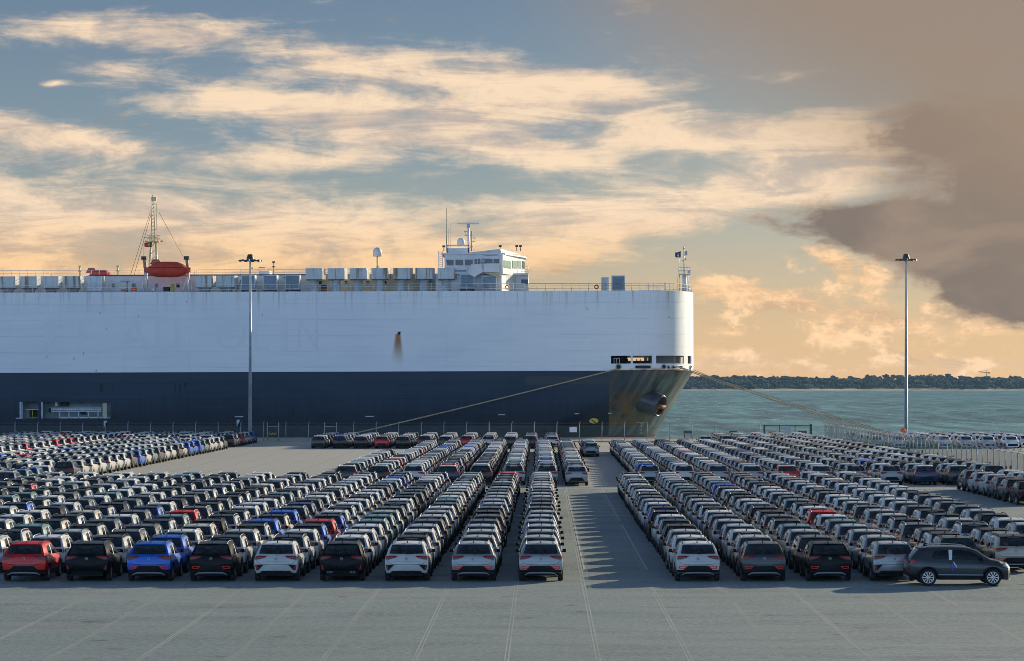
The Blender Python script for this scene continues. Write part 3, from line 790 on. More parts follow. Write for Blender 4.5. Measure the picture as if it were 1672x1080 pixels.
for side, CF, CB in (('L', LC, LB), ('R', RC, RBk)):
    for ci, (xf, xb) in enumerate(zip(CF, CB)):
        for ri in range(20):
            y = 111.0 + PITCH * ri + 2.115 + (rng.uniform(-.06, .06) if ri else 0)
            if side == 'R' and ci >= 4 and ri == 0: y += 3.0 if ci == 4 else 4.0
            elif side == 'R' and ci >= 4 and y < 120: y += 0
            if side == 'R' and ci >= 4 and ri == 1: y += 2.6
            elif side == 'R' and ci >= 4: y += 1.2
            x = xf + (xb - xf) * (y - 113) / 88.0 + (rng.uniform(-.07, .07) if ri else 0)
            if ri == 0 and side == 'L' and ci < 9: c, st, rf, rl = fl[ci]
            elif ri == 0 and side == 'R' and ci < 4: c, st, rf, rl = fr[ci]
            elif ri == 0 and side == 'R' and ci == 4: c, st, rf, rl = 'grey', 'trail', 'grey', 'black'
            else:
                c = forced.get((side, ci, ri)); st = rf = rl = None; rf = None
                if c is None and side == 'L' and ci <= 1 and rng.random() < .75: c = rng.choice(['silver', 'silver', 'grey'])
                if side == 'L' and ci <= 1: rf = c
            new_car(x, y, c, st, 0, rf, side, ci, ri, rl)
N_FRONT = len(cars)
def block(xs_front, xs_back, y0, y1, tag_, yref=(216, 320), c=None):
    for ci, (a, b_) in enumerate(zip(xs_front, xs_back)):
        ys_ = y0[ci] if isinstance(y0, (list, tuple)) else y0; ye_ = y1[ci] if isinstance(y1, (list, tuple)) else y1
        y = ys_; ri = 0
        while y < ye_:
            x = a + (b_ - a) * (y - yref[0]) / (yref[1] - yref[0]) + rng.uniform(-.07, .07)
            new_car(x, y + 2.115 + rng.uniform(-.06, .06), blk=tag_, ci=ci, ri=ri)
            y += PITCH; ri += 1
block([.28 - 2.65 * k for k in range(7)], [.0 - 2.55 * k for k in range(7)], 216, [318, 318, 318, 318, 314, 310, 270], 'rear left')
block([2.62], [2.62], gy(794), 318, 'lane a'); block([5.3], [5.2], gy(746.5), 318, 'lane b')
block([8.4 + 2.74 * k for k in range(11)], [8.7 + 2.56 * k for k in range(11)], 216, [319] * 6 + [345] * 5, 'rear right')
block([20.2], [20.2], 337, 341, 'far single'); block([22.9 + 2.65 * k for k in range(5)], [22.9 + 2.65 * k for k in range(5)], 337, 362, 'far right')
xs_ = [gx(p, gy(733)) for p in (450 + 0, )]
block([gx(450 + 34.7 * k, gy(733)) for k in range(0, 14)], [gx(450 + 34.7 * k, gy(733)) for k in range(0, 14)], gy(733), 362, 'far middle')
cars = [q_ for q_ in cars if not (q_['blk'] == 'far middle' and q_['x'] < gx(505, gy(733)))]
block([-39.8 - 2.67 * k for k in range(5)], [-39.8 - 2.67 * k for k in range(5)], [226, 221, 216, 216, 250], 334, 'left block')
block([-39.8, -42.47], [-39.8, -42.47], [201, 205], [217, 214], 'left near')
block([-39.8 - 2.67 * k for k in range(6)], [-39.8 - 2.67 * k for k in range(6)], 343, 369, 'left far')
block([-56.7 - 2.67 * k for k in range(6)], [-56.7 - 2.67 * k for k in range(6)], 281, 369, 'left outer')
block([32.4, 35.1, 37.8], [32.4, 35.1, 37.8], [176, 181, 186], 206, 'right side')
n_back = len(cars)
for ci in range(8):
    for ri in range(6):
        new_car(41.4 + 2.78 * ci + rng.uniform(-.1, .1), 339.5 + 5.3 * ri, rng.choice(['pale', 'pale', 'white', 'silver']), 'trail', math.pi, None, 'facing', ci, ri)
# colour runs seen along the sunlit edge of the left block
edge = ['black', 'beige', 'white', 'white', 'white', 'white', 'white', 'grey', 'blue', 'white', 'teal', 'grey', 'white', 'white', 'grey', 'beige', 'blue', 'blue', 'blue', 'teal', 'white', 'white', 'white', 'grey', 'black']
outer = ['white', 'white', 'white', 'red', 'white', 'white', 'white', 'red', 'white', 'red', 'white', 'white', 'white', 'white', 'white', 'white', 'white', 'white', 'white', 'white']
tail_ = ['black', 'white', 'red', 'white', 'beige', 'blue']
for q_ in cars:
    if q_['blk'] == 'left block' and q_['ci'] == 0: q_['c'] = edge[q_['ri'] % len(edge)]
    if q_['blk'] == 'left outer' and q_['ci'] == 0: q_['c'] = outer[q_['ri'] % len(outer)]
    if q_['blk'] == 'left far' and q_['ci'] == 0: q_['c'] = tail_[q_['ri'] % 6]
    if q_['blk'] == 'left near' and q_['ci'] == 0: q_['c'] = ['navy', 'teal', 'teal', 'beige'][q_['ri'] % 4]
    if q_['blk'] == 'left far' and q_['ci'] == 5 and q_['ri'] == 0: q_['c'] = 'red'
fm = {0: 'grey', 1: 'black', 2: 'black', 3: 'red', 4: 'black', 5: 'grey', 6: 'grey', 7: 'red', 8: 'white', 9: 'grey', 10: 'grey'}
for q_ in cars:
    if q_['blk'] == 'far middle' and q_['ri'] == 0: q_['c'] = fm.get(q_['ci'] - 2, q_['c'])
    if q_['blk'] == 'rear right' and q_['ri'] == 0: q_['c'] = ['silver', 'white', 'silver', 'silver', 'red', 'silver', 'silver', 'silver', 'navy', 'grey', 'black'][q_['ci']]
    if q_['blk'] == 'rear left' and q_['ri'] == 0: q_['c'] = ['silver', 'silver', 'black', 'navy', 'white', 'black', 'grey'][q_['ci']]
    if q_['blk'] in ('lane a', 'lane b') and q_['ri'] == 0: q_['c'] = 'silver'; q_['style'] = 'trail'; q_['roof'] = 'silver'

def px_of(c_): return VX + FPX * c_['x'] / (c_['y'] - 2.1)
def inview(c_, mg=45):
    w = 1.0 * FPX / c_['y'] + 4; return -w < px_of(c_) < 1672 + w
cars = [c_ for c_ in cars if inview(c_)]
cars.sort(key=lambda c_: c_['y'])
near = cars[:300]; rest = cars[300:]
ORD = ['front', 'second', 'third', 'fourth', 'fifth', 'sixth', 'seventh', 'eighth', 'ninth', 'tenth', 'eleventh', 'twelfth', 'thirteenth', 'fourteenth', 'fifteenth', 'sixteenth', 'seventeenth', 'eighteenth', 'nineteenth', 'twentieth']
COLN = ['first'] + ORD[1:]
CN = {'grey': 'dark grey', 'teal': 'green-grey', 'navy': 'navy blue'}
spec = {('L', 0): 'silver crossover with silver roof rails and skid bar heading the line beside the open lane',
        ('L', 1): 'silver crossover with skid bar in front row, second line left of the open lane',
        ('L', 2): 'white sport-bumper crossover in front row, third line left of the open lane',
        ('L', 3): 'black crossover with four exhaust rings and red bumper bars in the front row',
        ('L', 4): 'white sport-bumper crossover between two black cars in the front row',
        ('L', 5): 'black crossover with silver skid bar between blue and white cars in front row',
        ('L', 6): 'bright blue crossover in the front row, between two black cars',
        ('L', 7): 'black crossover between the red and the blue car in the front row',
        ('L', 8): 'red crossover at the left end of the front row',
        ('R', 0): 'white crossover heading the first line right of the open lane',
        ('R', 1): 'dark grey crossover between white and black cars, front row right of the lane',
        ('R', 2): 'black crossover in front row between dark grey and silver cars',
        ('R', 3): 'silver sport-bumper crossover just behind the tail of the sideways grey car',
        ('R', 4): 'dark grey crossover rear showing over the roof of the sideways car'}
GRP = 'new crossover cars parked bumper to bumper in lines'
for c_ in near:
    nm = CN.get(c_['c'], c_['c']); two = ' with black roof' if c_['roof'] == 'black' and c_['c'] != 'black' else ''
    key = (c_['blk'], c_['ci'])
    if c_['blk'] in ('L', 'R') and c_['ri'] == 0 and key in spec: lab = spec[key]
    elif c_['blk'] in ('L', 'R'):
        sd = 'left' if c_['blk'] == 'L' else 'right'
        lab = '%s car%s, %s in the %s line %s of the open lane' % (nm, two, ORD[c_['ri']], COLN[c_['ci']], sd)
    elif c_['blk'] == 'right side': lab = '%s car, %s from the front in the %s line beside the right fence' % (nm, ORD[c_['ri']], COLN[c_['ci']])
    else: lab = '%s car, %s in the %s line of the block at left edge' % (nm, ORD[c_['ri']], COLN[c_['ci']])
    r_ = root('parked_car', (c_['x'], c_['y'], 0), lab, 'car', GRP)
    rot_ = rng.uniform(-.010, .010) if c_['ri'] else 0
    fan = 0.0
    full = c_['ri'] <= 1 or c_['blk'] not in ('L', 'R')
    build_car(r_, c_['c'], c_['roof'], c_['style'], full, c_['rails'])
    if key == ('L', 3) and c_['ri'] == 0: add('exhaust', 'exhausts', exhausts, chrome, r_)
    r_.rotation_euler = (0, 0, rot_ + c_['rot'])
# the grey car standing across the end of the right-hand lines
r_ = root('parked_car', (gx(1569.5, 108.6), 109.75, 0), 'dark grey crossover parked sideways across the front of the right-hand lines', 'car')
build_car(r_, 'grey', 'grey', 'trail', True, 'silver')
add('sill_strip', 'sill_strip', lambda: strip(side_pt, [(1.25, .44), (3.03, .43)], [(1.25, .465), (3.03, .455)], 1, 6, off=.03).mirrored(), film_m, r_)
add('sill_strip', 'sill_strip_r', lambda: strip(side_pt, [(1.25, .44), (3.03, .43)], [(1.25, .465), (3.03, .455)], 1, 6, off=.03), film_m, r_)
for mir in (False, True):
    f = (lambda fn: (lambda: fn().mirrored())) if mir else (lambda fn: fn); sfx = '_l' if mir else '_r'
    add('door_tape', 'blue_tape' + sfx, f(lambda: strip(side_pt, [(1.77, .62), (1.815, .62)], [(1.765, .86), (1.805, .86)], 1, 1, off=.012)), blue_tape, r_)
    for q_, (a, z_) in enumerate(((1.83, .84), (1.90, .74))):
        add('door_sticker', 'white_sticker%d%s' % (q_, sfx), f(lambda a=a, z_=z_: strip(side_pt, [(a + .05, z_), (a + .095, z_ + .01)], [(a, z_ + .12), (a + .04, z_ + .12)], 1, 1, off=.012)), film_m, r_)
r_.rotation_euler = (0, 0, R(-90) )

# all the cars too far off to be picked out: one object
def far_template():
    g_ = MB()
    def put(mb, mi):
        mb.mi = [mi] * len(mb.mi); g_.add(mb)
    put(body_mesh(1), 0); put(roof_skin(4), 1)
    put(rear_window(1, 1), 2); put(windshield(), 2)
    for mir in (False, True):
        for w_ in ('rear', 'front'):
            a = sidewin(w_, 1); put(a.mirrored() if mir else a, 2)
        a = strip(rear_pt, [(.40, .97), (.70, .90), (.86, .90)], [(.40, 1.06), (.70, 1.065), (.835, 1.045)], 1, 1, off=.02).add(strip(side_pt, [(.11, .91), (.36, .99)], [(.13, 1.04), (.40, 1.03)], 1, 1, off=.02))
        put(a.mirrored() if mir else a, 4)
        a = mirror_mesh(); put(a.mirrored() if mir else a, 3)
        a = MB().path([(.575, .70 - 2.115, 1.51), (.56, .85 - 2.115, 1.59), (.56, 2.3 - 2.115, 1.59)], .018, 3); put(a.mirrored() if mir else a, 5)
        a = strip(front_pt, [(.50, .68), (.80, .68)], [(.50, .77), (.79, .79)], 1, 1, off=.02, flip=True); put(a.mirrored() if mir else a, 5)
        for ax in (A1, A2):
            s_ = -1 if mir else 1
            w_ = wheel_mesh(10, s_, True); w2_ = rim_mesh(10, s_, True)
            off = ((-.80 if mir else .80), ax - 2.115, .333)
            t_ = MB().add(w_, off); t_.mi = [3] * len(t_.mi); g_.add(t_)
            t_ = MB().add(w2_, off); t_.mi = [5] * len(t_.mi); g_.add(t_)
    put(strip(rear_pt, [(-.62, .40), (.62, .40)], [(-.42, .66), (.42, .66)], 1, 3, off=.02), 3)
    put(strip(front_pt, [(-.62, .30), (.62, .30)], [(-.6, .60), (.6, .60)], 1, 3, off=.02, flip=True), 3)
    put(spoiler_mesh(), 1); put(underbody(), 3)
    return g_
T = far_template()
tv = np.array([tuple(p) for p in T.v], dtype=np.float32)
ls = np.array([len(f) for f in T.f]); li = np.array([i for f in T.f for i in f]); tmi = np.array(T.mi)
nf, nv, nl, N = len(T.f), len(tv), len(li), len(rest)
VV = np.zeros((N, nv, 3), np.float32); CC = np.ones((N, nf, 4), np.float32)
for i, c_ in enumerate(rest):
    ca, sa = math.cos(c_['rot']), math.sin(c_['rot'])
    VV[i, :, 0] = tv[:, 0] * ca - tv[:, 1] * sa + c_['x']; VV[i, :, 1] = tv[:, 0] * sa + tv[:, 1] * ca + c_['y']; VV[i, :, 2] = tv[:, 2]
    CC[i, :, :3] = PAINT[c_['c']]
    if c_['blk'] in ('left block', 'left outer', 'left far') : c_['roof'] = 'black' if (c_['c'] == 'white' and rng.random() < .6) else c_['c']
    CC[i, tmi == 1, :3] = ROOF_SKYLIT[c_['roof']]
me = bpy.data.meshes.new('far_cars')
me.vertices.add(N * nv); me.loops.add(N * nl); me.polygons.add(N * nf)
me.vertices.foreach_set('co', VV.ravel())
me.loops.foreach_set('vertex_index', (li[None, :] + (np.arange(N) * nv)[:, None]).ravel().astype(np.int32))
st0 = np.concatenate([[0], np.cumsum(ls)[:-1]])
me.polygons.foreach_set('loop_start', (st0[None, :] + (np.arange(N) * nl)[:, None]).ravel().astype(np.int32))
me.polygons.foreach_set('material_index', np.tile(tmi, N).astype(np.int32))
me.polygons.foreach_set('use_smooth', np.tile(np.array(T.sm), N))
at = me.attributes.new('paint_colour', 'FLOAT_COLOR', 'FACE'); at.data.foreach_set('color', CC.ravel())
mp = bpy.data.materials.new('far_car_paint'); mp.use_nodes = True; k = NT(mp.node_tree); b = k.n['Principled BSDF']
an = k.new('ShaderNodeAttribute', attribute_name='paint_colour'); k.l.new(an.outputs['Color'], b.inputs['Base Color'])
b.inputs['Roughness'].default_value = .4; b.inputs['Metallic'].default_value = .1; b.inputs['Coat Weight'].default_value = .6; b.inputs['Coat Roughness'].default_value = .05; b.inputs['Specular IOR Level'].default_value = .3
mr = mp.copy(); mr.name = 'far_roof_skylit_paint'; br = mr.node_tree.nodes['Principled BSDF']; br.inputs['Coat Weight'].default_value = .12; br.inputs['Roughness'].default_value = .55; br.inputs['Specular IOR Level'].default_value = .12; br.inputs['Metallic'].default_value = 0
for m_ in (mp, mr, glass, blackp, lamp_m, chrome): me.materials.append(m_)
me.update(); me.validate()
tag(link('parked_cars_beyond', me), label='mass of parked new cars filling the lot behind the front blocks', kind='stuff')
print('cars near', len(near), 'far', N, 'tris/far car', sum(len(f) - 2 for f in T.f))

# ------------------------------------------------------------------ ship
YS, YC, DZ, BZ = 403.0, 419.0, 21.77, 9.91
def ship_paint(name, base, kind):
    m = bpy.data.materials.new(name); m.use_nodes = True
    k = NT(m.node_tree); b = k.n['Principled BSDF']; P = k.new('ShaderNodeTexCoord').outputs['Object']
    X, Y, Z = k.sep(P)
    Z = k.m('SUBTRACT', Z, 4.0)                                   # the ship's base lies 4 m under the quay
    XZ = k.comb(X, k.m('MULTIPLY', Y, .4), Z)
    blot = k.noise(k.mapv(XZ, sc=(.09, .05, .16)), 1, 4, .6)
    drip = k.noise(k.mapv(XZ, sc=(1.3, .6, .05)), 1, 5, .65)
    hz = k.noise(k.mapv(XZ, sc=(.10, .05, 1.6)), 1, 4, .6)
    def seam(c_, per, w):
        return k.rng(k.m('ABSOLUTE', k.m('SUBTRACT', k.m('FRACT', k.m('DIVIDE', c_, per)), .5)), w / per, 0)
    if kind == 'white':
        c = k.mix(k.rng(blot, .3, .7), (.78, .82, .85), (.85, .87, .88))
        c = k.mix(k.rng(hz, .45, .75, 0, .30), c, (.60, .67, .72))
        # dirt running down from the deck edge
        edge = k.rng(Z, 16.5, 21.8)
        c = k.mix(k.m('MULTIPLY', k.m('MULTIPLY', edge, edge), k.rng(drip, .50, .72, 0, .75)), c, (.36, .34, .24))
        c = k.mix(k.rng(drip, .62, .8, 0, .25), c, (.50, .55, .58))
        sm = k.m('MULTIPLY', k.m('MAXIMUM', seam(Z, 2.35, .06), k.m('MULTIPLY', seam(X, 9.5, .07), .7)), k.rng(hz, .35, .6, .25, .75))
        c = k.mix(k.m('MULTIPLY', sm, .50), c, (.42, .48, .54))
        spot = k.rng(k.noise(k.mapv(XZ, sc=(.8, .5, .45)), 1, 2, .5), .765, .79)
        c = k.mix(k.m('MULTIPLY', spot, .6), c, (.18, .22, .25))
        # the long rust stain under the scupper amidships
        xr = gx(650.5, YS); zt = gz(545, YS)
        wide = k.m('MULTIPLY_ADD', k.m('SUBTRACT', zt, Z), .16, .38)
        lat = k.m('DIVIDE', k.m('ABSOLUTE', k.m('SUBTRACT', X, k.m('ADD', xr, k.m('MULTIPLY', k.m('SUBTRACT', drip, .5), .8)))), wide)
        ver = k.m('MULTIPLY', k.rng(Z, zt + .1, zt - .1), k.rng(Z, zt - 5.6, zt - .5))
        rust = k.m('MULTIPLY', k.m('MULTIPLY', k.rng(lat, 1.25, .2), ver), k.rng(k.m('ADD', drip, k.m('MULTIPLY', ver, .35)), .30, .62))
        c = k.mix(rust, c, k.mix(k.rng(Z, zt - 4.5, zt - 1), (.52, .40, .22), (.40, .15, .03)))
        # rusty sill under the mooring openings
        sill = k.m('MULTIPLY', k.m('MULTIPLY', k.rng(Z, 10.5, 9.95), k.rng(X, 11.0, 15.0)), k.rng(k.noise(k.mapv(XZ, sc=(.8, .8, 1.5)), 1, 4, .6), .42, .6))
        c = k.mix(sill, c, (.42, .19, .05))
        rough = .42
    else:
        c = k.mix(k.rng(blot, .3, .7), (.010, .027, .057), (.016, .038, .073))
        c = k.mix(k.rng(hz, .4, .75, 0, .5), c, (.028, .052, .088))
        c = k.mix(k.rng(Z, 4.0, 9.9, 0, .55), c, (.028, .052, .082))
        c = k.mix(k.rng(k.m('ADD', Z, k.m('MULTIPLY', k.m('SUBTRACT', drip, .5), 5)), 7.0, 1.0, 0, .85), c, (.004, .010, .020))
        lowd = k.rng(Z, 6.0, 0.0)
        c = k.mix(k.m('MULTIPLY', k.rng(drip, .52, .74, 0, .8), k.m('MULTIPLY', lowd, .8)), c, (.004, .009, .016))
        c = k.mix(k.m('MULTIPLY', k.rng(k.noise(k.mapv(XZ, sc=(1.0, .5, .28)), 1, 3, .5), .71, .76), .8), c, (.004, .006, .010))
        sm = k.m('MAXIMUM', seam(Z, 2.35, .05), k.m('MULTIPLY', seam(X, 9.5, .06), .6))
        c = k.mix(k.m('MULTIPLY', sm, .35), c, (.006, .012, .022))
        # worn grey-green bow
        bow = k.m('MULTIPLY', k.rng(X, 9.72, 9.82, smooth=False), k.rng(k.m('ADD', Z, k.m('MULTIPLY', k.noise(k.mapv(XZ, sc=(.2, .2, .2)), 1, 3), 3)), -1.5, 3.0, .45, 1.0))
        wear = k.noise(k.mapv(k.comb(k.m('SUBTRACT', X, k.m('MULTIPLY', Z, .55)), Y, Z), sc=(.9, .3, .12)), 1, 5, .62)
        cb = k.mix(k.rng(wear, .35, .68), (.040, .056, .060), (.24, .265, .26))
        cb = k.mix(k.rng(k.m('SUBTRACT', X, k.m('MULTIPLY', Z, .45)), 7, 16, .15, .95), (.026, .040, .046), cb)
        rs = k.m('MULTIPLY', k.rng(k.noise(k.mapv(k.comb(k.m('SUBTRACT', X, k.m('MULTIPLY', Z, .5)), Y, Z), loc=(3.3, 0, 0), sc=(.38, .2, .10)), 1, 4, .6), .50, .66), k.rng(Z, 0, 9.9, .8, 1.0))
        lowr = k.m('MULTIPLY', k.m('MULTIPLY', k.rng(Z, 7.5, 5.0), k.rng(Z, .8, 3.0)), k.m('MULTIPLY', k.rng(X, 17, 14), k.rng(k.noise(k.mapv(XZ, sc=(.3, .3, .35)), 1, 4, .6), .40, .58)))
        cb = k.mix(k.m('MULTIPLY', rs, .6), cb, (.14, .075, .035))
        cb = k.mix(k.m('MULTIPLY', lowr, .8), cb, (.17, .10, .045))
        c = k.mix(bow, c, cb)
        c = k.mix(k.m('MULTIPLY', k.rng(Z, .35, .2), k.rng(X, 6, 10)), c, (.12, .02, .018))
        rough = .38
    k.put(b.inputs['Base Color'], c); b.inputs['Roughness'].default_value = rough; b.inputs['Specular IOR Level'].default_value = .4 if kind == 'white' else .22
    # slightly wavy plating
    wav = k.noise(k.mapv(XZ, sc=(.35, .2, .42)), 1, 2, .5)
    k.put(b.inputs['Normal'], k.bump(k.m('SUBTRACT', wav, k.m('MULTIPLY', sm, .25)), .05, .55))
    return m
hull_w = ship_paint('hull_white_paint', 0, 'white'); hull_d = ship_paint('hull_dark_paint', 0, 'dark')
wht = mat('deckhouse_white', (.74, .74, .73), .5, var=.08, vscale=.5)
crm = mat('deckhouse_cream', (.62, .53, .36), .6, var=.18, vscale=.35)
boxw = mat('vent_white', (.60, .66, .70), .55, var=.16, vscale=.6)
boxb = mat('louvre_blue_grey', (.30, .38, .45), .55, var=.10, vscale=.8)
rustm = mat('rusty_steel', (.20, .085, .03), .85, var=.45, vscale=1.5)
rustw = bpy.data.materials.new('rust_streaked_white'); rustw.use_nodes = True
k = NT(rustw.node_tree); b = k.n['Principled BSDF']; P = k.new('ShaderNodeTexCoord').outputs['Object']
dr = k.noise(k.mapv(P, sc=(1.7, 1.7, .10)), 1, 4, .6); _, _, ZZ = k.sep(P)
c = k.mix(k.rng(k.noise(P, .5, 3), .35, .65), (.58, .62, .63), (.68, .70, .68))
k.put(b.inputs['Base Color'], k.mix(k.rng(dr, .52, .64, 0, .9), c, (.26, .17, .07))); b.inputs['Roughness'].default_value = .65
darkin = mat('dark_interior', (.02, .022, .025), .8, var=.3, vscale=.8)
win = mat('ship_window_glass', (.012, .02, .025), .08, 0, 0, .8)
wing = mat('wheelhouse_glass', (.05, .16, .15), .08, 0, 0, .8)
orange = mat('lifeboat_orange', (.62, .055, .025), .45, var=.12, vscale=.8)
orange2 = mat('safety_orange', (.80, .12, .03), .5)
yel = mat('yellow_paint', (.55, .45, .03), .55, var=.2, vscale=2)
ylc = mat('mast_yellow_cream', (.62, .52, .30), .55, var=.25, vscale=.6)
greym = mat('galvanised_steel', (.36, .38, .39), .45, .5, var=.15, vscale=1.0)
darkst = mat('dark_steel', (.05, .055, .06), .5, .3)
deckm = mat('deck_green_grey', (.12, .15, .14), .8, var=.2, vscale=.3)

ship = root('car_carrier_ship', (0, YC, -4), 'huge white and dark blue car carrier moored along the quay', 'ship')
def WX(px, Y=YS): return gx(px, Y)
def WZ(py, Y=YS): return gz(py, Y)
def bowcurve(z, n=36):
    f = min(1, max(0, (z + 4) / (BZ + 4)))
    X0 = 15.2 if z >= BZ else -16 + 31.2 * f ** .8; X1 = 23.05 if z >= BZ else 15.0 + 8.05 * f ** 1.05
    e = 2 / 2.35 if z >= BZ else 2 / (1.75 + .6 * f)
    pts = []
    for i in range(n + 1):
        th = math.pi / 2 * i / n
        pts.append((X0 + (X1 - X0) * math.sin(th) ** e, YC - 16 * math.cos(th) ** e))
    return pts
def bow_at(z, s):      # s in 0..1 along the bow from the near side to the stem
    f = min(1, max(0, (z + 4) / (BZ + 4)))
    X0 = 15.2 if z >= BZ else -16 + 31.2 * f ** .8; X1 = 23.05 if z >= BZ else 15.0 + 8.05 * f ** 1.05
    e = 2 / 2.35 if z >= BZ else 2 / (1.75 + .6 * f)
    th = math.pi / 2 * s
    return (X0 + (X1 - X0) * math.sin(th) ** e, YC - 16 * max(0, math.cos(th)) ** e)
def s_for_px(px, z):
    a, b_ = 0.0, .93
    for _ in range(40):
        c_ = (a + b_) / 2; x, y = bow_at(z, c_)
        if VX + FPX * x / y < px: a = c_
        else: b_ = c_
    return a
def hull_pt(px, z, off=.03):
    """point on the near skin of the hull seen at image column px, height z, with a small outward offset"""
    x0, y0 = bow_at(z, 0)
    if px <= VX + FPX * x0 / YS: return Vector((gx(px, YS), YS - off, z))
    s = s_for_px(px, z); x, y = bow_at(z, s); x2, y2 = bow_at(z, s + .01)
    n_ = Vector((y2 - y, -(x2 - x), 0)).normalized()
    return Vector((x, y, z)) + n_ * off
# upper hull with the mooring-deck openings cut through
open_px = [(998.3, 1030.4), (1034, 1065.4), (1071.9, 1117.5), (1123.5, 1129.6)]
zo0, zo1 = 10.95, 12.12
cols = []          # (kind, value, inside?)
sides = [-150, -120, -90, -60, -40, -20, 0, 6, gx(998.3, YS), gx(1030.4, YS), gx(1034, YS), 15.2]
def inside(px): return any(a < px < b_ for a, b_ in open_px)
pts = [(x, YS) for x in sides]
ss = sorted(set([i / 40 for i in range(1, 41)] + [s_for_px(p, 11.5) for p in (1065.4, 1071.9, 1117.5, 1123.5, 1129.6)]))
pts += [bow_at(11.5, s) for s in ss]
near_pts = pts; full = near_pts + [(x, 2 * YC - y) for x, y in reversed(near_pts[:-1])]
zs = [BZ, 10.3, zo0, zo1, 14, 17, 20, DZ]
g = MB(); n = len(full)
for z in zs: g.v.extend([(x, y, z) for x, y in full])
for i in range(len(zs) - 1):
    for j in range(n - 1):
        (xa, ya), (xb, yb) = full[j], full[j + 1]
        jj = j if j < len(near_pts) - 1 else n - 2 - j
        (ax, ay), (bx, by) = near_pts[jj], near_pts[jj + 1]
        pm_ = VX + FPX * (ax + bx) / 2 / ((ay + by) / 2)
        if i == 2 and inside(pm_) and ax > 9: continue
        g.face((i * n + j, i * n + j + 1, (i + 1) * n + j + 1, (i + 1) * n + j), 0, True)
g.face((0, n * (len(zs) - 1), n * len(zs) - 1, n - 1), 0)
hull = part('hull', g, hull_w, ship)
sm_ = hull.modifiers.new('plate', 'SOLIDIFY'); sm_.thickness = .22; sm_.offset = -1
es_ = hull.modifiers.new('edges', 'EDGE_SPLIT'); es_.split_angle = R(30)
# lower hull
zl = [-4.6, -4, -2, 0, 1.5, WZ(680.8), WZ(653.8), 7, 8.5, BZ]
dx_ = [-150, -110, WX(32.5), WX(63), WX(68), WX(181.5), -50, -30, -20]
g = MB(); rows = []
for z in zl:
    f = min(1, max(0, (z + 4) / (BZ + 4)))
    r = [(x, YS, z) for x in dx_] + [(*bow_at(z, i / 36), z) for i in range(37)]
    rows.append(r + [(x, 2 * YC - y, z) for x, y, z in reversed(r[:-1])])
n = len(rows[0])
for r in rows: g.v.extend(r)
for i in range(len(zl) - 1):
    for j in range(n - 1):
        if i == 5 and j in (2, 4): continue
        g.face((i * n + j, i * n + j + 1, (i + 1) * n + j + 1, (i + 1) * n + j), 0, j >= len(dx_) - 1)
g.face((0, n * (len(zl) - 1), n * len(zl) - 1, n - 1), 0)
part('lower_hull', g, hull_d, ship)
# rubbing ledge between the two paints at the bow
part('knuckle', MB().path([hull_pt(p, BZ + .02, .05) for p in range(996, 1128, 6)], .07, 5), rustm, ship)
def plate(z, outline_z, y_in=.3, m_=deckm, name='deck'):
    g_ = MB(); p = [(x + (-.25 if x > 15 else 0), y + (y_in if y < YC else -y_in)) for x, y in full]
    b0 = len(g_.v)
    for x, y in p: g_.v.append((x, y, z))
    for j in range(len(p) // 2):
        a, c_ = j, len(p) - 1 - j
        if c_ - a < 2: break
        g_.face((a, a + 1, c_ - 1, c_), 0)
    return part(name, g_, m_, ship)
plate(DZ - .02, 0, .05); plate(10.0, 0, .35, deckm, 'mooring_deck'); plate(12.9, 0, .35, wht, 'mooring_deckhead')
# mooring deck furniture seen through the openings
g = MB().box(2, 8.6, 404, 434, 10.0, 12.9); part('mooring_bulkhead', g, darkin, ship)
part('forecastle_casing', MB().box(16.4, 20.0, 413, 425, 10.0, 12.3), wht, ship)
part('dark_casing', MB().box(8.7, 12.7, 409, 429, 10.0, 12.9), darkin, ship)
for X, Y in ((13.6, 407.2), (15.0, 408.0)):
    g = MB().lathe([(.0, -1.0), (.75, -1.0), (.75, -.9), (.45, -.85), (.45, .85), (.75, .9), (.75, 1.0), (0, 1.0)], c=(X, Y, 10.95), n=14, axis='x')
    g.box(X - 1.2, X + 1.2, Y - .8, Y + .8, 10.02, 10.5); part('mooring_winch', g, darkst, ship)
for i in range(6): part('fender_roll', MB().lathe([(0, 0), (.16, 0), (.16, .35), (0, .35)], c=(17.4 + i * .55, 409.6 + i * .5, 10.95 - .9), n=8), darkst, ship)
for px in (1003.2, 1007.5, 1012):
    part('rail_stanchion', MB().tube((gx(px, 403.8), 403.8, 10.9), (gx(px, 403.8), 403.8, 11.75), .05), wht, ship)
part('rail_bar', MB().tube((gx(1003, 403.8), 403.8, 11.75), (gx(1012, 403.8), 403.8, 11.75), .05), wht, ship)
# fairleads
def fairlead(px0, px1, z0, z1):
    cx, cz, rx, rz = (px0 + px1) / 2, (z0 + z1) / 2, (px1 - px0) / 2, (z1 - z0) / 2
    o, i_ = [], []
    for a in range(20):
        th = 2 * math.pi * a / 20; e = 1.0 if rx * .0906 < rz * 1.4 else .45
        cx_, sn = math.copysign(abs(math.cos(th)) ** e, math.cos(th)), math.copysign(abs(math.sin(th)) ** e, math.sin(th))
        o.append(hull_pt(cx + rx * cx_, cz + rz * sn, .10))
    r_ = part('fairlead', MB().path(o + [o[0], o[1]], .07, 6), greym, ship)
    g_ = MB(); g_.v.extend([tuple(p) for p in [hull_pt(cx + (rx) * math.copysign(abs(math.cos(2 * math.pi * a / 20)) ** e, math.cos(2 * math.pi * a / 20)), cz + rz * math.copysign(abs(math.sin(2 * math.pi * a / 20)) ** e, math.sin(2 * math.pi * a / 20)), .03) for a in range(20)]])
    g_.face(range(20)); part('throat_shade', g_, darkin, r_)  # dark plate on the skin stands in for the shade inside the hole
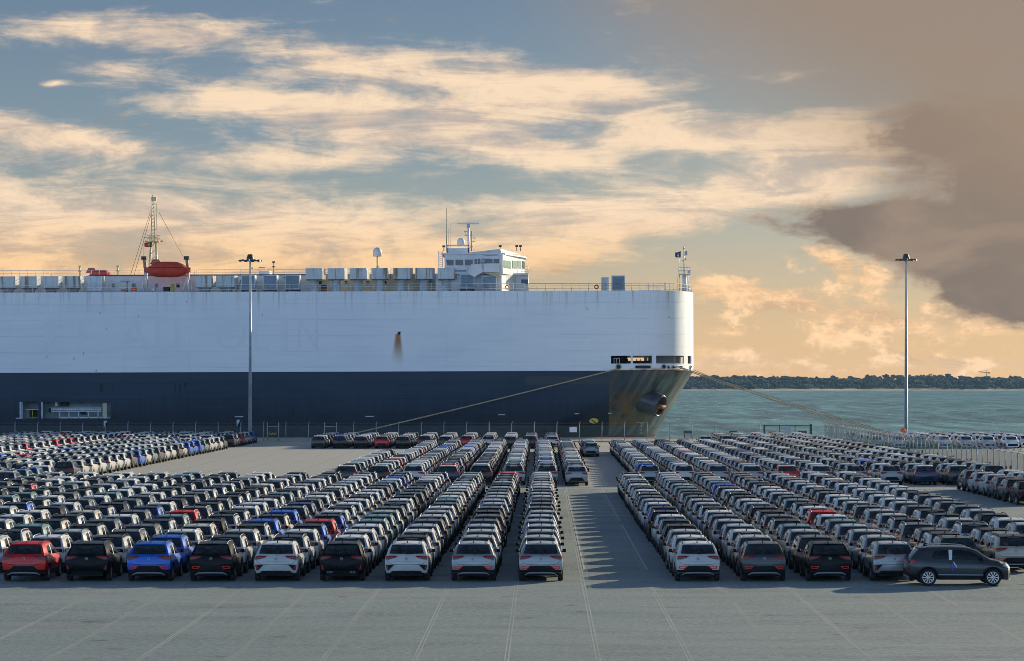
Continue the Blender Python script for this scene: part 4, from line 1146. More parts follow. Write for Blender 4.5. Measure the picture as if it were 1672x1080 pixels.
fairlead(1006.5, 1014.6, 10.12, 10.85); fairlead(1037.5, 1063, 10.2, 10.66); fairlead(1080.8, 1087.3, 10.2, 10.78); fairlead(1090, 1093.5, 10.22, 10.6); fairlead(1097, 1114, 10.2, 10.62)
fairlead(1126.6, 1128.6, 10.1, 10.7)

# anchor bolster: a short drum thrown out of the bow, anchor stowed in its mouth
A0 = hull_pt(1058, WZ(653, 408), -1.0); dA = Vector((.78, -.44, -.30)).normalized()
e1 = dA.cross(Vector((0, 0, 1))).normalized(); e2 = e1.cross(dA)
def ring(c_, r, n_=20, sk=0.0): return [c_ + e1 * r * math.cos(2 * math.pi * i / n_) + e2 * r * math.sin(2 * math.pi * i / n_) + dA * sk * math.sin(2 * math.pi * i / n_) for i in range(n_)]
g = MB().grid([ring(A0, 1.95), ring(A0 + dA * 2.2, 1.8), ring(A0 + dA * 3.1, 1.68), ring(A0 + dA * 3.22, 1.56), ring(A0 + dA * 3.1, 1.42), ring(A0 + dA * 1.4, 1.1)], 0, True, closed=True)
b0 = len(g.v) - 20; g.face([b0 + i for i in range(20)], 1)
pk = part('anchor_pocket', g, [mat('pocket_dark_grey', (.045, .055, .065), .35, var=.2, vscale=.8), rustm], ship)
tip = A0 + dA * 2.9
g = MB().tube(A0 + dA * 1.6, tip + dA * .5, .26, .2).tube(tip + dA * .35 - e1 * 1.15 - e2 * .1, tip + dA * .35 + e1 * 1.15 - e2 * .1, .30)
g.tube(tip + dA * .3 + e1 * 1.0, tip + dA * .2 + e1 * 1.15 - e2 * 1.3, .3, .08).tube(tip + dA * .3 - e1 * 1.0, tip + dA * .2 - e1 * 1.15 - e2 * 1.3, .3, .08)
part('anchor', g, rustm, pk)

# marks painted on the hull (thin plates lying on the skin)
def decal(name, polys, m_, off=.04, par=None):
    g_ = MB()
    for pl in polys:
        b0 = len(g_.v); g_.v.extend([tuple(hull_pt_low(px, py, off)) for px, py in pl]); g_.face(range(len(pl)))
    return part(name, g_, m_, par or ship)
def hull_pt_low(px, py, off=.04):
    # intersect the view column with the flared lower hull by iteration
    Y = YS
    for _ in range(12):
        z = gz(py, Y); x0, y0 = bow_at(z, 0) if z < BZ else (15.2, YS)
        if gx(px, YS) <= x0: p = Vector((gx(px, YS), YS, z)); nrm = Vector((0, -1, 0)); break
        s = s_for_px(px, z); x, y = bow_at(z, s); x2, y2 = bow_at(z, s + .01); Y = y
        nrm = Vector((y2 - y, -(x2 - x), -.3)).normalized(); p = Vector((x, y, z))
    return p + nrm * off
markw = mat('mark_white', (.50, .56, .60), .6, var=.2, vscale=3); marky = mat('mark_yellow', (.62, .50, .14), .6, var=.2, vscale=3)
ghost = mat('ghost_letter_paint', (.775, .815, .845), .42, var=.02, vscale=.8); navy2 = mat('repainted_navy', (.006, .014, .030), .35)
decal('repainted_panel', [[(858, 628.5), (995, 627.5), (995, 615), (903, 615), (903, 613.6), (896, 613.6), (896, 615), (858, 615)]], navy2, .03)
for x0, x1, y in ((26, 38, 680), (166.5, 180, 680), (383.5, 397.5, 678.8), (597, 611, 679), (814, 825, 677), (938.6, 946, 675.6), (993, 999, 675)):
    decal('tug_mark', [[(x0, y + .9), (x1, y + .9), (x1, y - .5), (x0, y - .5)]], markw)
    if x1 < 420 and x0 > 100: pass
for x, y0 in ((172.5, 685), (389.6, 684)):
    decal('down_arrow', [[(x - 2.8, y0 + 12), (x + 2.8, y0 + 12), (x + 2.8, y0), (x - 2.8, y0)], [(x, y0 + 18.5), (x + 5.2, y0 + 12.5), (x - 5.2, y0 + 12.5)]], markw)
decal('thruster_mark', [[(969.6 + 7.4 * math.cos(a * .3142), 686.8 - 4.4 * math.sin(a * .3142)) for a in range(20)]], marky, .12)
decal('thruster_cross', [[(965, 684.4), (966.6, 683.6), (974.4, 689.4), (972.8, 690.2)][::-1], [(965, 689.4), (966.6, 690.2), (974.4, 684.2), (972.8, 683.4)]], darkst, .30)
decal('bulb_mark', [[(1038, 688), (1050, 688), (1050, 687), (1038, 687)], [(1038, 687), (1039.2, 687), (1039.2, 682), (1038, 682)], [(1038, 682.2), (1049, 682.2), (1051, 681.2), (1038, 681.2)], [(1043, 685.6), (1050.5, 685.6), (1050.5, 684.6), (1043, 684.6)]], markw, .45)
for i, y in enumerate((691.5, 695, 701.5, 706.5)): decal('draught_mark', [[(1045.4, y + 1), (1047.6, y + 1), (1047.6, y - .6), (1045.4, y - .6)]], markw, .16)
for x, y in ((589.5, 623.5), (598.5, 623.5), (832, 618.5), (972, 613.6)): decal('scupper', [[(x + 1.3 * math.cos(a * .628), y - 1.3 * math.sin(a * .628)) for a in range(10)]], darkin, .05)
for x, y, w, h in ((41, 633, 1.5, 2), (166, 624, 5, 15), (185, 626, 3, 6), (286.5, 625, 2.5, 17), (294, 625.5, 3, 14), (303, 623, 4, 9), (378, 677, 5, 17), (478, 667, 5.5, 24), (497, 677, 2, 14), (506, 676, 2, 10), (512, 676, 2, 8), (547, 656, 2, 9), (564, 660, 2, 8), (583, 662, 2, 7), (423, 676, 2, 8), (187, 672, 8, 22)):
    decal('dark_run', [[(x - w * .3, y + h), (x + w * .3, y + h), (x + w * .5, y + h * .4), (x + w * .5, y), (x - w * .5, y), (x - w * .45, y + h * .5)]], darkin, .02)
for x, y, h in ((652, 541, 5), (157.5, 601, 6), (121.5, 581, 5), (137, 573, 4), (77, 579, 3), (164, 507, 3), (175, 533, 2.5), (227, 512, 3.5), (429, 511, 3), (306, 490, 3), (1093, 517, 3), (960, 503, 4)):
    decal('rust_slot', [[(x - (2.4 if h == 5 and x > 600 else .7), y + h), (x + (2.2 if h == 5 and x > 600 else .7), y + h), (x + (3.2 if h == 5 and x > 600 else .8), y), (x - (1.6 if h == 5 and x > 600 else .8), y)]], darkin if h == 5 and x > 600 else greym, .03)
# faded lettering on the white side
def letters(txt, px, py_base, hpx, m_, name='faded_letter', wpx=None):
    cu = bpy.data.curves.new('t', 'FONT'); cu.body = txt; cu.size = 1.0; cu.resolution_u = 3
    o = bpy.data.objects.new('t', cu); COL.objects.link(o); dg = bpy.context.evaluated_depsgraph_get()
    me_ = bpy.data.meshes.new_from_object(o.evaluated_get(dg)); bpy.data.objects.remove(o); bpy.data.curves.remove(cu)
    vs = [v_.co.copy() for v_ in me_.vertices]
    x0, x1 = min(p.x for p in vs), max(p.x for p in vs); z0, z1 = min(p.y for p in vs), max(p.y for p in vs)
    s = .0906; H = hpx * s; Wd = (wpx * s) if wpx else (x1 - x0) * H / (z1 - z0); X = gx(px, YS); Z = WZ(py_base)
    for v_ in me_.vertices:
        p = v_.co.copy(); v_.co = (X + (p.x - x0) / (x1 - x0) * Wd, YS - .03 - YC, Z + (p.y - z0) / (z1 - z0) * H + 4)
    me_.materials.clear(); me_.materials.append(m_); me_.name = name
    return link(name, me_, ship)
for ch, a, w in (('J', 50, 40), ('T', 108, 50), ('A', 196, 48), ('U', 253, 40), ('O', 352, 50), ('L', 414, 26), ('I', 460, 10), ('N', 487, 32)):
    letters(ch, a, 571, 54, ghost, wpx=w)

# side recess with the stowed gangway
gb = WZ(680.8); gt = WZ(653.8); xa, xb, xc, xd = WX(32.5), WX(63), WX(68), WX(181.5)
g = MB()
for a, c_ in ((xa, xb), (xc, xd)):
    g.box(a, c_, 405.6, 405.8, gb, gt).box(a, c_, YS + .02, 405.6, gb - .1, gb).box(a, c_, YS + .02, 405.6, gt, gt + .1)
    g.box(a - .1, a, YS + .02, 405.7, gb - .1, gt + .1).box(c_, c_ + .1, YS + .02, 405.7, gb - .1, gt + .1)
rec = part('gangway_recess', g, mat('recess_blue_grey', (.26, .32, .37), .6, var=.2, vscale=.8), ship)
g = MB()
for z in (WZ(664), WZ(666.5), WZ(669.5)): g.box(WX(83), WX(165), 403.4, 403.55, z - .06, z + .06)
for i in range(28): g.box(WX(83 + i * 3) - .03, WX(83 + i * 3) + .03, 403.42, 403.53, WZ(669.5), WZ(663.7))
part('gangway', g, markw, rec)
g = MB()
for px in (96, 111.5, 127, 143, 159): g.box(WX(px), WX(px + 1.6), 403.3, 403.6, gb, WZ(671))
g.box(WX(95), WX(166), 403.3, 403.6, gb, gb + .18); part('gangway_support', g, markw, rec)
part('hoist_post', MB().box(WX(89), WX(93), 403.6, 404.2, WZ(661), gt).box(WX(167), WX(174), 403.5, 404.0, gb, WZ(656)), mat('hoist_cream', (.5, .48, .36), .6), rec)
part('recess_locker', MB().box(WX(76), WX(80), 404.8, 405.6, WZ(670), WZ(664)).box(WX(128), WX(136), 404.8, 405.6, WZ(674.5), WZ(670)).box(WX(96), WX(108), 404.4, 405.6, WZ(660), WZ(655)), darkin, rec)
g = MB()
for px in (43.5, 51.3): g.tube((WX(px), 404, gb), (WX(px), 404, WZ(668)), .07)
g.tube((WX(43), 404, gb + .1), (WX(60), 404, gb + .1), .06); part('ladder_frame', g, yel, rec)
part('recess_beam', MB().box(WX(40), WX(62), 403.9, 404.1, WZ(667), WZ(665.6)), markw, rec)
part('dark_hatch', MB().box(WX(45), WX(56), 405.3, 405.6, gb, WZ(665)), darkin, rec)
part('recess_frame', MB().box(WX(32.5), WX(34.5), YS - .06, YS + .4, gb, gt).box(WX(35.5), WX(37), YS - .03, YS + .4, gb, gt).box(WX(68), WX(70), YS - .06, YS + .4, gb, gt), markw, rec)

# ---- deck structures. helper: box by image columns and rows at a depth
def dbox(px0, px1, py0, py1, Y0, Y1, g_=None, m_=0, bev=0):
    g_ = g_ or MB(); return g_.box(gx(px0, Y0), gx(px1, Y0), Y0, Y1, gz(py0, Y0), gz(py1, Y0), m_, bev)
HY = 409.0
def zdeck(): return DZ
def on_deck(px0, px1, py1, Y0, Y1, g_=None): g_ = g_ or MB(); return g_.box(gx(px0, Y0), gx(px1, Y0), Y0, Y1, DZ - .05, gz(py1, Y0))
hs = part('deckhouse', on_deck(-120, 511, 448.5, HY, 430), wht, ship)
hs2 = part('aft_casing', on_deck(511, 727, 447, HY - .5, 430), crm, ship)
def window(px0, px1, py0, py1, Y, par, m_=win, fr=True):
    w_ = part('window', dbox(px0, px1, py1, py0, Y - .06, Y + .02), m_, par)
    return w_
for a, b_ in ((184, 188.3), (217, 223), (254.5, 258.5), (289, 294)): window(a, b_, 461, 467.5, HY, hs)
part('wall_fitting', dbox(346, 350, 458, 456, HY - .1, HY), rustm, hs); part('wall_fitting', dbox(463.5, 467, 453, 451, HY - .1, HY), rustm, hs)
for a, b_ in ((522, 526.5), (564, 568), (599.5, 604), (629, 632), (659, 662), (702, 707)): window(a, b_, 458, 464.5, HY - .5, hs2)
# coaming line and inclined ladder
part('roof_coaming', MB().box(gx(150, HY - .1), gx(727, HY - .1), HY - .15, HY + .1, gz(448.4, HY), gz(446.6, HY)), darkst, ship)
g = MB()
for o in (0, .5): g.tube((gx(386, 407 + o), 407 + o, DZ), (gx(397, 407 + o), 407 + o, gz(450, 407)), .06)
for i in range(8): g.tube((gx(386 + i * 1.4, 407), 407, DZ + i * .34 + .1), (gx(386 + i * 1.4, 407), 407.5, DZ + i * .34 + .1), .035)
part('ladder', g, greym, ship)
part('roof_hut', dbox(424, 441, 448, 441, 414, 418), wht, ship); part('roof_hut_rail', MB().path([(gx(424, 414), 414, gz(441, 414)), (gx(424, 414), 414, gz(435.5, 414)), (gx(434.5, 414), 414, gz(435.5, 414)), (gx(434.5, 414), 414, gz(441, 414))], .05, 4), greym, ship)
def vent(px0, px1, py0, py1, style, Y0=404.6):
    s = Y0 / FPX
    depth = 3.2
    r_ = part('ventilator', MB().prism([(gx(px0, Y0), Y0), (gx(px1, Y0), Y0), (gx(px1, Y0) + .40, Y0 + 1.05), (gx(px0, Y0) + .15, Y0 + 1.05)], gz(py1, Y0), gz(py0, Y0)), rustw if style != 'flat' else boxw, ship)
    xm = gx((px0 + px1) / 2, Y0); w = (px1 - px0) * s / 2
    zb = gz(py1, Y0)
    if style == 'pillar':
        part('vent_base', MB().lathe([(w * .5, DZ - .05 - 0), (w * .5, zb - .1), (w * .55, zb - .1)], c=(xm, Y0 + .75, 0), n=16), boxw, r_)
        part('vent_flange', MB().box(xm - w * .95, xm + w * 1.0, Y0 + .05, Y0 + 1.2, zb - .14, zb - .01), rustm, r_)
    elif style == 'funnel':
        x0, x1 = xm - w * .7, xm + w * .7; g_ = MB()
        g_.yprism([(xm - w * .45, DZ - .05), (xm + w * .45, DZ - .05), (xm + w * .8, zb - .12), (xm - w * .8, zb - .12)], Y0 + .2, Y0 + 1.0)
        part('vent_base', g_, mat('vent_stand_grey', (.25, .27, .28), .7, var=.25, vscale=1.2), r_)  # tapered stands painted a darker grey than the boxes
        part('vent_flange', MB().box(xm - w * .98, xm + w * .98, Y0 + .05, Y0 + 1.2, zb - .12, zb - .01), rustm, r_)
    # stiffening ribs on the face
    g_ = MB()
    for f in ((.22, .62) if px1 - px0 > 20 else (.5,)):
        x = gx(px0 + (px1 - px0) * f, Y0); g_.box(x - .05, x + .05, Y0 - .05, Y0, zb + .05, gz(py0, Y0) - .05)
    part('stiffener', g_, rustw, r_)
for a, b_ in ((-70, -44), (-35, -9), (0, 26), (35.5, 61), (71, 96.5), (106.5, 132)): vent(a, b_, 448.5, 467, 'funnel')
vent(144, 167, 448.5, 473, 'flat')
for a, b_ in ((320.5, 348), (356.5, 384)): vent(a, b_, 448.5, 467, 'funnel')
for i in range(8):
    p = [500, 536, 572, 607.5, 643, 679, 715.5][i] if i < 7 else None
    if p: vent(p, p + 27.2, 437, 455, 'pillar')
def louvre(px0, px1, py0, py1, Y0=404.3, legs=True):
    fr = part('louvre_panel', MB().box(gx(px0, Y0), gx(px1, Y0), Y0, Y0 + 2.6, gz(py1, Y0), gz(py0, Y0)), boxw, ship)
    g_ = MB(); z0, z1 = gz(py1 - 1.5, Y0), gz(py0 + 1.5, Y0); x0, x1 = gx(px0 + 1.5, Y0), gx(px1 - 1.5, Y0)
    nn_ = 16
    for i in range(nn_):
        z = z0 + (z1 - z0) * i / nn_; h = (z1 - z0) / nn_
        b0 = len(g_.v); g_.v.extend([(x0, Y0 - .02, z), (x1, Y0 - .02, z), (x1, Y0 - .10, z + h * .2), (x0, Y0 - .10, z + h * .2), (x1, Y0 - .02, z + h), (x0, Y0 - .02, z + h)])
        g_.face((b0, b0 + 1, b0 + 2, b0 + 3)); g_.face((b0 + 3, b0 + 2, b0 + 4, b0 + 5))
    o = part('louvre_slats', g_, boxb, fr); o['kind'] = 'stuff'
    if legs: part('panel_base', MB().box(gx(px0 + 1, Y0), gx(px0 + 3, Y0), Y0 + .3, Y0 + 2, DZ, gz(py1, Y0)).box(gx(px1 - 3, Y0), gx(px1 - 1, Y0), Y0 + .3, Y0 + 2, DZ, gz(py1, Y0)).box(gx(px0, Y0), gx(px1, Y0), Y0 + .1, Y0 + 2.2, gz(py1, Y0) - .18, gz(py1, Y0) - .01), darkst, fr)
louvre(395, 417, 447.5, 471.5); louvre(430.5, 453, 447.5, 471.5); louvre(466.5, 490, 447.5, 471)
louvre(752, 775.7, 447, 470.5); louvre(787.5, 811.8, 450, 474.5, legs=False)
louvre(1000, 1021.5, 450.5, 474.5, legs=False); part('deck_locker', MB().box(gx(983.5, 408), gx(995, 408), 408, 411, DZ, gz(453.3, 408)), boxw, ship)

# railings along the deck edge and on the house roof
def rail(pxs, Y, ztop, zbase, name, par=ship, r=.028, bars=3, m_=wht):
    h = ztop - zbase; rl = part(name, MB().tube((gx(pxs[0], Y), Y, ztop), (gx(pxs[-1], Y), Y, ztop), r * 1.3, n=5), m_, par)
    for b_ in range(1, bars): part('rail_bar', MB().tube((gx(pxs[0], Y), Y, zbase + h * b_ / bars), (gx(pxs[-1], Y), Y, zbase + h * b_ / bars), r, n=4), m_, rl)
    me_ = None
    for p in pxs:
        x = gx(p, Y)
        if me_ is None: me_ = MB().tube((0, 0, 0), (0, 0, h), r * 1.25, n=5).mesh('rail_post', m_)
        o = link('rail_post', me_, rl, (x, Y - ship.location.y, zbase - ship.location.z))
rail(list(range(864, 1090, 14)), YS + .3, DZ + 1.08, DZ, 'deck_rail', m_=greym)
rail(list(range(497, 868, 19)), YS + .3, DZ + 1.08, DZ, 'deck_rail')
rail(list(range(-6, 236, 20)), YS + .3, DZ + 1.05, DZ, 'deck_rail'); rail(list(range(314, 500, 20)), YS + .3, DZ + 1.05, DZ, 'deck_rail')
zr = gz(447, HY)
rail(list(range(-6, 320, 13)), HY + .3, zr + .75, zr - .1, 'roof_rail', bars=2); rail(list(range(322, 727, 24)), HY + 1.5, zr + .8, zr - .1, 'roof_rail', bars=2)
bow_rail = [bow_at(DZ, s) for s in np.linspace(.02, 1, 16)]; bow_rail += [(x, 2 * YC - y) for x, y in reversed(bow_rail[:-1])]
rl = part('bow_rail', MB().path([(x - .2, y + (.15 if y < YC else -.15), DZ + 1.08) for x, y in bow_rail], .035, 5).path([(x - .2, y + (.15 if y < YC else -.15), DZ + .55) for x, y in bow_rail], .028, 4), wht, ship)
for x, y in bow_rail: part('rail_post', MB().tube((x - .2, y + (.15 if y < YC else -.15), DZ), (x - .2, y + (.15 if y < YC else -.15), DZ + 1.08), .035, n=5), wht, rl)

# satellite dome on its mast, small masts
def dome(px, py_top, py_bot, wpx, Y, zbase, name='satellite_dome'):
    x = gx(px, Y); r = wpx * Y / FPX / 2; z0, z1 = gz(py_bot, Y), gz(py_top, Y)
    prof = [(0, z0), (r * .9, z0), (r, z0 + .1)] + [(r * math.cos(a), z1 - r + r * math.sin(a)) for a in np.linspace(0, math.pi / 2, 8)]
    d_ = part(name, MB().lathe(prof, c=(x, Y, 0), n=20), wht, ship)
    g_ = MB().tube((x, Y, zbase), (x, Y, z0), .12)
    for a in (0, 2.1, 4.2): g_.tube((x, Y, zbase + (z0 - zbase) * .55), (x + .7 * math.cos(a), Y + .7 * math.sin(a), zbase), .05)
    part('dome_mast', g_, ylc, d_)
dome(617.3, 403.3, 418.2, 14.6, 414, gz(447, 414)); dome(754, 388.3, 399.5, 12.5, 414, gz(402, 414))
for px, top, r in ((448, 425.5, .06), (131.5, 431.5, .16), (193.5, 431.5, .16)):
    Y = 413; g_ = MB().tube((gx(px, Y), Y, gz(448, Y)), (gx(px, Y), Y, gz(top, Y)), r, r * .7)
    g_.box(gx(px, Y) - .2, gx(px, Y) + .2, Y - .2, Y + .2, gz(top + 2.5, Y), gz(top, Y)); g_.tube((gx(px, Y) - .25, Y, gz(top + 9, Y)), (gx(px, Y) + .25, Y, gz(top + 9, Y)), .08)
    part('signal_post', g_, ylc if r > .1 else darkst, ship)

# main mast with its lattice, platform and stays
Y = 412.0; mx = gx(251, Y); g = MB()
zb_, z1_, zp = gz(448, Y), gz(316, Y), gz(393, Y)
for a, c_ in ((-.75, -.25), (.75, .45)): g.tube((mx + a, Y - .5, zb_ - 2), (mx + c_, Y, zp), .2, .15); g.tube((mx + a, Y + .5, zb_ - 2), (mx + c_, Y + .2, zp), .14, .1)
for i in range(5): z = zb_ + (zp - zb_) * i / 5; g.tube((mx - .7 + i * .08, Y - .4, z), (mx + .7 - i * .06, Y - .4, z + 1), .06)
part('main_mast', g, ylc, ship)
g = MB(); zt0 = zp; zt1 = gz(322, Y)
for a in (-.30, .30): g.tube((mx + a, Y, zt0), (mx + a * .4 + .05, Y, zt1), .09, .06)
for i in range(12):
    z = zt0 + (zt1 - zt0) * i / 12; g.tube((mx - .3 + .012 * i, Y, z), (mx + .3 - .012 * i, Y, z + .35), .05)
g.tube((mx, Y, zt1), (mx - .05, Y, z1_), .05).box(mx - .2, mx + .55, Y - .2, Y + .2, gz(326, Y), gz(320, Y))
g.tube((mx + .55, Y, gz(331, Y)), (mx + .6, Y, gz(373, Y)), .045).tube((mx + .1, Y, gz(332, Y)), (mx + .55, Y, gz(331, Y)), .04).tube((mx + .1, Y, gz(373, Y)), (mx + .6, Y, gz(373, Y)), .04)
part('topmast', g, ylc, ship)
g = MB(); xr0, xr1 = gx(243, Y), gx(264, Y)
g.box(xr0, xr1 - .2, Y - .9, Y + .9, zp - .08, zp + .04)
for z in (zp + .45, zp + .9): g.path([(xr0, Y - .9, z), (xr1, Y - .9, z), (xr1, Y + .9, z), (xr0, Y + .9, z)], .03, 4)
for x in np.linspace(xr0, xr1, 6): g.tube((x, Y - .9, zp), (x, Y - .9, zp + .9), .03)
g.tube((xr0 - .4, Y - .4, zp + .1), (xr0, Y - .4, zp - .1), .12).tube((xr1, Y - .4, zp), (xr1 + .35, Y - .4, zp + .12), .12)
part('mast_platform', g, ylc, ship)
g = MB()
for a, b_ in (((247.5, 342), (213, 448)), ((248, 348), (219, 448)), ((261, 345), (300, 418))): g.tube((gx(a[0], Y), Y, gz(a[1], Y)), (gx(b_[0], Y), Y + .5, gz(b_[1], Y)), .03, n=4)
part('stay', g, darkst, ship)
part('yard', MB().tube((gx(236, Y), Y, gz(386, Y)), (gx(258, Y), Y, gz(386, Y)), .04).tube((gx(236, Y), Y, gz(386, Y)), (gx(236, Y), Y, gz(420, Y)), .025), greym, ship)

# lifeboat with its davits
def lifeboat(px0, px1, py0, py1, Y, cabin, lab, roof_only=False):
    x0, x1 = gx(px0, Y), gx(px1, Y); z1, z0 = gz(py0, Y), gz(py1, Y); L = x1 - x0; H = z1 - z0; zm = z0 + H * .52; xc_ = (x0 + x1) / 2
    r_ = root('lifeboat', (xc_, Y, z0), lab, 'lifeboat')
    rows = []
    for i in range(17):
        f = i / 16; x = x0 + L * f; w = 1.35 * (1 - abs(2 * f - 1) ** 3.2) + .10; low = z0 + H * .42 * (abs(2 * f - 1) ** 4)
        rows.append([(x, Y - w, zm), (x, Y - w * .98, zm - .25 * H), (x, Y - w * .7, low + .05), (x, Y, low), (x, Y + w * .7, low + .05), (x, Y + w * .98, zm - .25 * H), (x, Y + w, zm)])
    part('boat_hull', MB().grid(rows, 0, True), orange, r_)
    rows = []
    for i in range(17):
        f = i / 16; x = x0 + L * (.07 + .88 * f); w = 1.25 * (1 - abs(2 * f - 1) ** 4) + .05; tp = zm + (z1 - H * .12 - zm) * (1 - max(0, (abs(2 * f - 1) - .25) / .75) ** 2.2)
        rows.append([(x, Y - w, zm), (x, Y - w * .92, zm + (tp - zm) * .55), (x, Y - w * .55, tp - .06), (x, Y, tp), (x, Y + w * .55, tp - .06), (x, Y + w * .92, zm + (tp - zm) * .55), (x, Y + w, zm)])
    part('canopy', MB().grid(rows, 0, True), orange, r_)
    part('gunwale', MB().path([(x0 + L * f, Y - 1.42 * (1 - abs(2 * f - 1) ** 3.2) - .1, zm) for f in np.linspace(0, 1, 17)], .07, 5), mat('gunwale_dark_red', (.25, .02, .015), .6), r_)
    c0 = x0 + L * cabin
    g_ = MB().yprism([(c0 - .9, zm + H * .2), (c0 + .95, zm + H * .2), (c0 + .45, z1), (c0 - .45, z1)], Y - .6, Y + .6)
    cb_ = part('cabin', g_, orange, r_); part('cabin_window', MB().box(c0 - .32, c0 + .32, Y - .63, Y - .58, z1 - .42, z1 - .1), win, cb_)
    for i in range(9):
        x = x0 + L * (.08 + .105 * i); part('grab_loop', MB().tube((x, Y - 1.4, zm - .18), (x + .35, Y - 1.4, zm - .18), .035, n=4), orange2, r_)
    return r_
lifeboat(235.5, 311, 424, 453, 404.6, .26, 'red-orange enclosed lifeboat hanging from davits on the near side of the ship')
lifeboat(141, 187, 438, 466, 432, .2, 'far red lifeboat mostly hidden behind the ship deckhouse')
for px in (239, 308):
    Y = 406.6; x = gx(px, Y); s_ = 1 if px < 270 else -1
    dv = part('davit', MB().xprism([(Y, DZ), (Y + .9, DZ), (Y + .3, gz(440, Y)), (Y - 1.2, gz(420, Y)), (Y - 1.6, gz(418, Y)), (Y - 1.5, gz(421, Y)), (Y - .2, gz(440, Y))], x - .22, x + .22), rustw, ship)
    part('davit_head', MB().box(x - .38, x + .38, 404.7, 405.6, gz(423, Y), gz(417.5, Y)), darkst, dv)
    part('fall', MB().tube((x, 404.8, gz(422, Y)), (x, 404.7, gz(436, Y)), .07).tube((x + .2, 404.8, gz(422, Y)), (x + .2, 404.7, gz(436, Y)), .04), rustm, dv)
    part('davit_leg', MB().tube((x - .5 * s_, 405, DZ), (x, 405.2, gz(452, Y)), .16).tube((x + .6 * s_, 405, DZ), (x, 405.2, gz(452, Y)), .12), wht, dv)
# bits of gear under the lifeboat
def gear(name, px0, px1, py0, py1, m_, lab, cat, Y=405.5):
    x0, x1, z1 = gx(px0, Y), gx(px1, Y), gz(py0, Y)
    g_ = MB().box(x0, x1, Y, Y + .9, DZ + .02, z1, bev=.06); g_.box(x0 - .04, x1 + .04, Y - .04, Y + .94, z1, z1 + .06)
    return thing(name, g_, m_, lab, cat, ((x0 + x1) / 2, Y + .45, DZ))
gear('deck_cabinet', 278, 283.5, 464, 475, yel, 'tall yellow-green cabinet under the lifeboat bow end', 'cabinet')
gear('stores_box', 266.5, 276.5, 469.5, 475, mat('navy_cover', (.01, .015, .05), .7), 'dark blue covered drum under the lifeboat', 'drum')
gear('orange_chest', 197.5, 204, 473, 477, orange2, 'low orange chest on deck left of the lifeboat', 'chest')
gear('orange_chest', 212.5, 222, 470, 477, orange2, 'taller orange chest standing closest to the lifeboat', 'chest')
gear('winch_box', 247, 253, 471, 476, wht, 'small white winch box under the lifeboat stern', 'winch')
part('deck_crane', MB().tube((gx(208.5, 406), 406, DZ), (gx(208.5, 406), 406, gz(457, 406)), .1).tube((gx(198, 406), 406, gz(457, 406)), (gx(213, 406), 406, gz(458, 406)), .08), greym, ship)
gear('fan_unit', 524, 533, 465, 475, rustm, 'rust-red fan unit between the first two tall ventilators', 'fan', 406)

# wheelhouse
Yb = 405.0
def bx(px, Y=Yb): return gx(px, Y)
def bz(py, Y=Yb): return gz(py, Y)
front = [(bx(727), Yb), (bx(822), Yb), (gx(836, 410), 410), (gx(853, 416), 416), (gx(858, 420), 420), (gx(853, 425), 425), (bx(822), 432), (bx(727), 432)]
wh = part('wheelhouse', MB().prism(front, bz(447), bz(415.5)), wht, ship)
fl_ = [(bx(727), Yb + .6), (bx(820), Yb + .6), (gx(824, 407), 407), (gx(862, 417), 417), (gx(862, 426), 426), (bx(820), 431.4), (bx(727), 431.4)]
part('bridge_deckhouse', MB().prism([(bx(712), Yb + .6)] + fl_[1:6] + [(bx(712), 431.4)], DZ - .05, bz(447.02)), wht, ship)
rf = [(bx(722), Yb - .2), (bx(812), Yb - .2), (gx(826, 406), 406), (gx(858, 416), 416), (gx(862, 420), 420), (gx(858, 426), 426), (bx(812), 432.2), (bx(722), 432.2)]
part('wheelhouse_roof', MB().prism(rf, bz(415.5), bz(413)), wht, ship)
# raised cowl over the roof
part('roof_cowl', MB().prism([(bx(766), Yb + .2), (bx(820), Yb + .2), (gx(824, 406), 406), (gx(858, 417), 417), (gx(856, 428), 428), (bx(766), 431)], bz(413) + .01, 0, top=[(bx(766), Yb + .6, bz(412)), (bx(818), Yb + .6, bz(406)), (gx(822, 407), 407, bz(406)), (gx(852, 418), 418, bz(409)), (gx(850, 427), 427, bz(409)), (bx(766), 430, bz(412))]), wht, ship)
def quadwin(p, Y=Yb, m_=win, par=None):
    g_ = MB().yprism([(bx(a, Y), bz(b_, Y)) for a, b_ in p], Y - .07, Y + .02)
    return part('window', g_, m_, par or wh)
quadwin([(731.5, 433), (741.6, 433), (741.6, 424), (729.5, 424)])
for a, b_, t0, t1 in ((745, 757, 424, 433), (760.5, 772.8, 424, 433), (776, 780, 423, 431.5), (781.6, 785, 422.5, 431), (791.5, 805.2, 422.5, 430), (807, 816.3, 423, 430)):
    quadwin([(a, t1), (b_, t1), (b_, t0), (a, t0)])
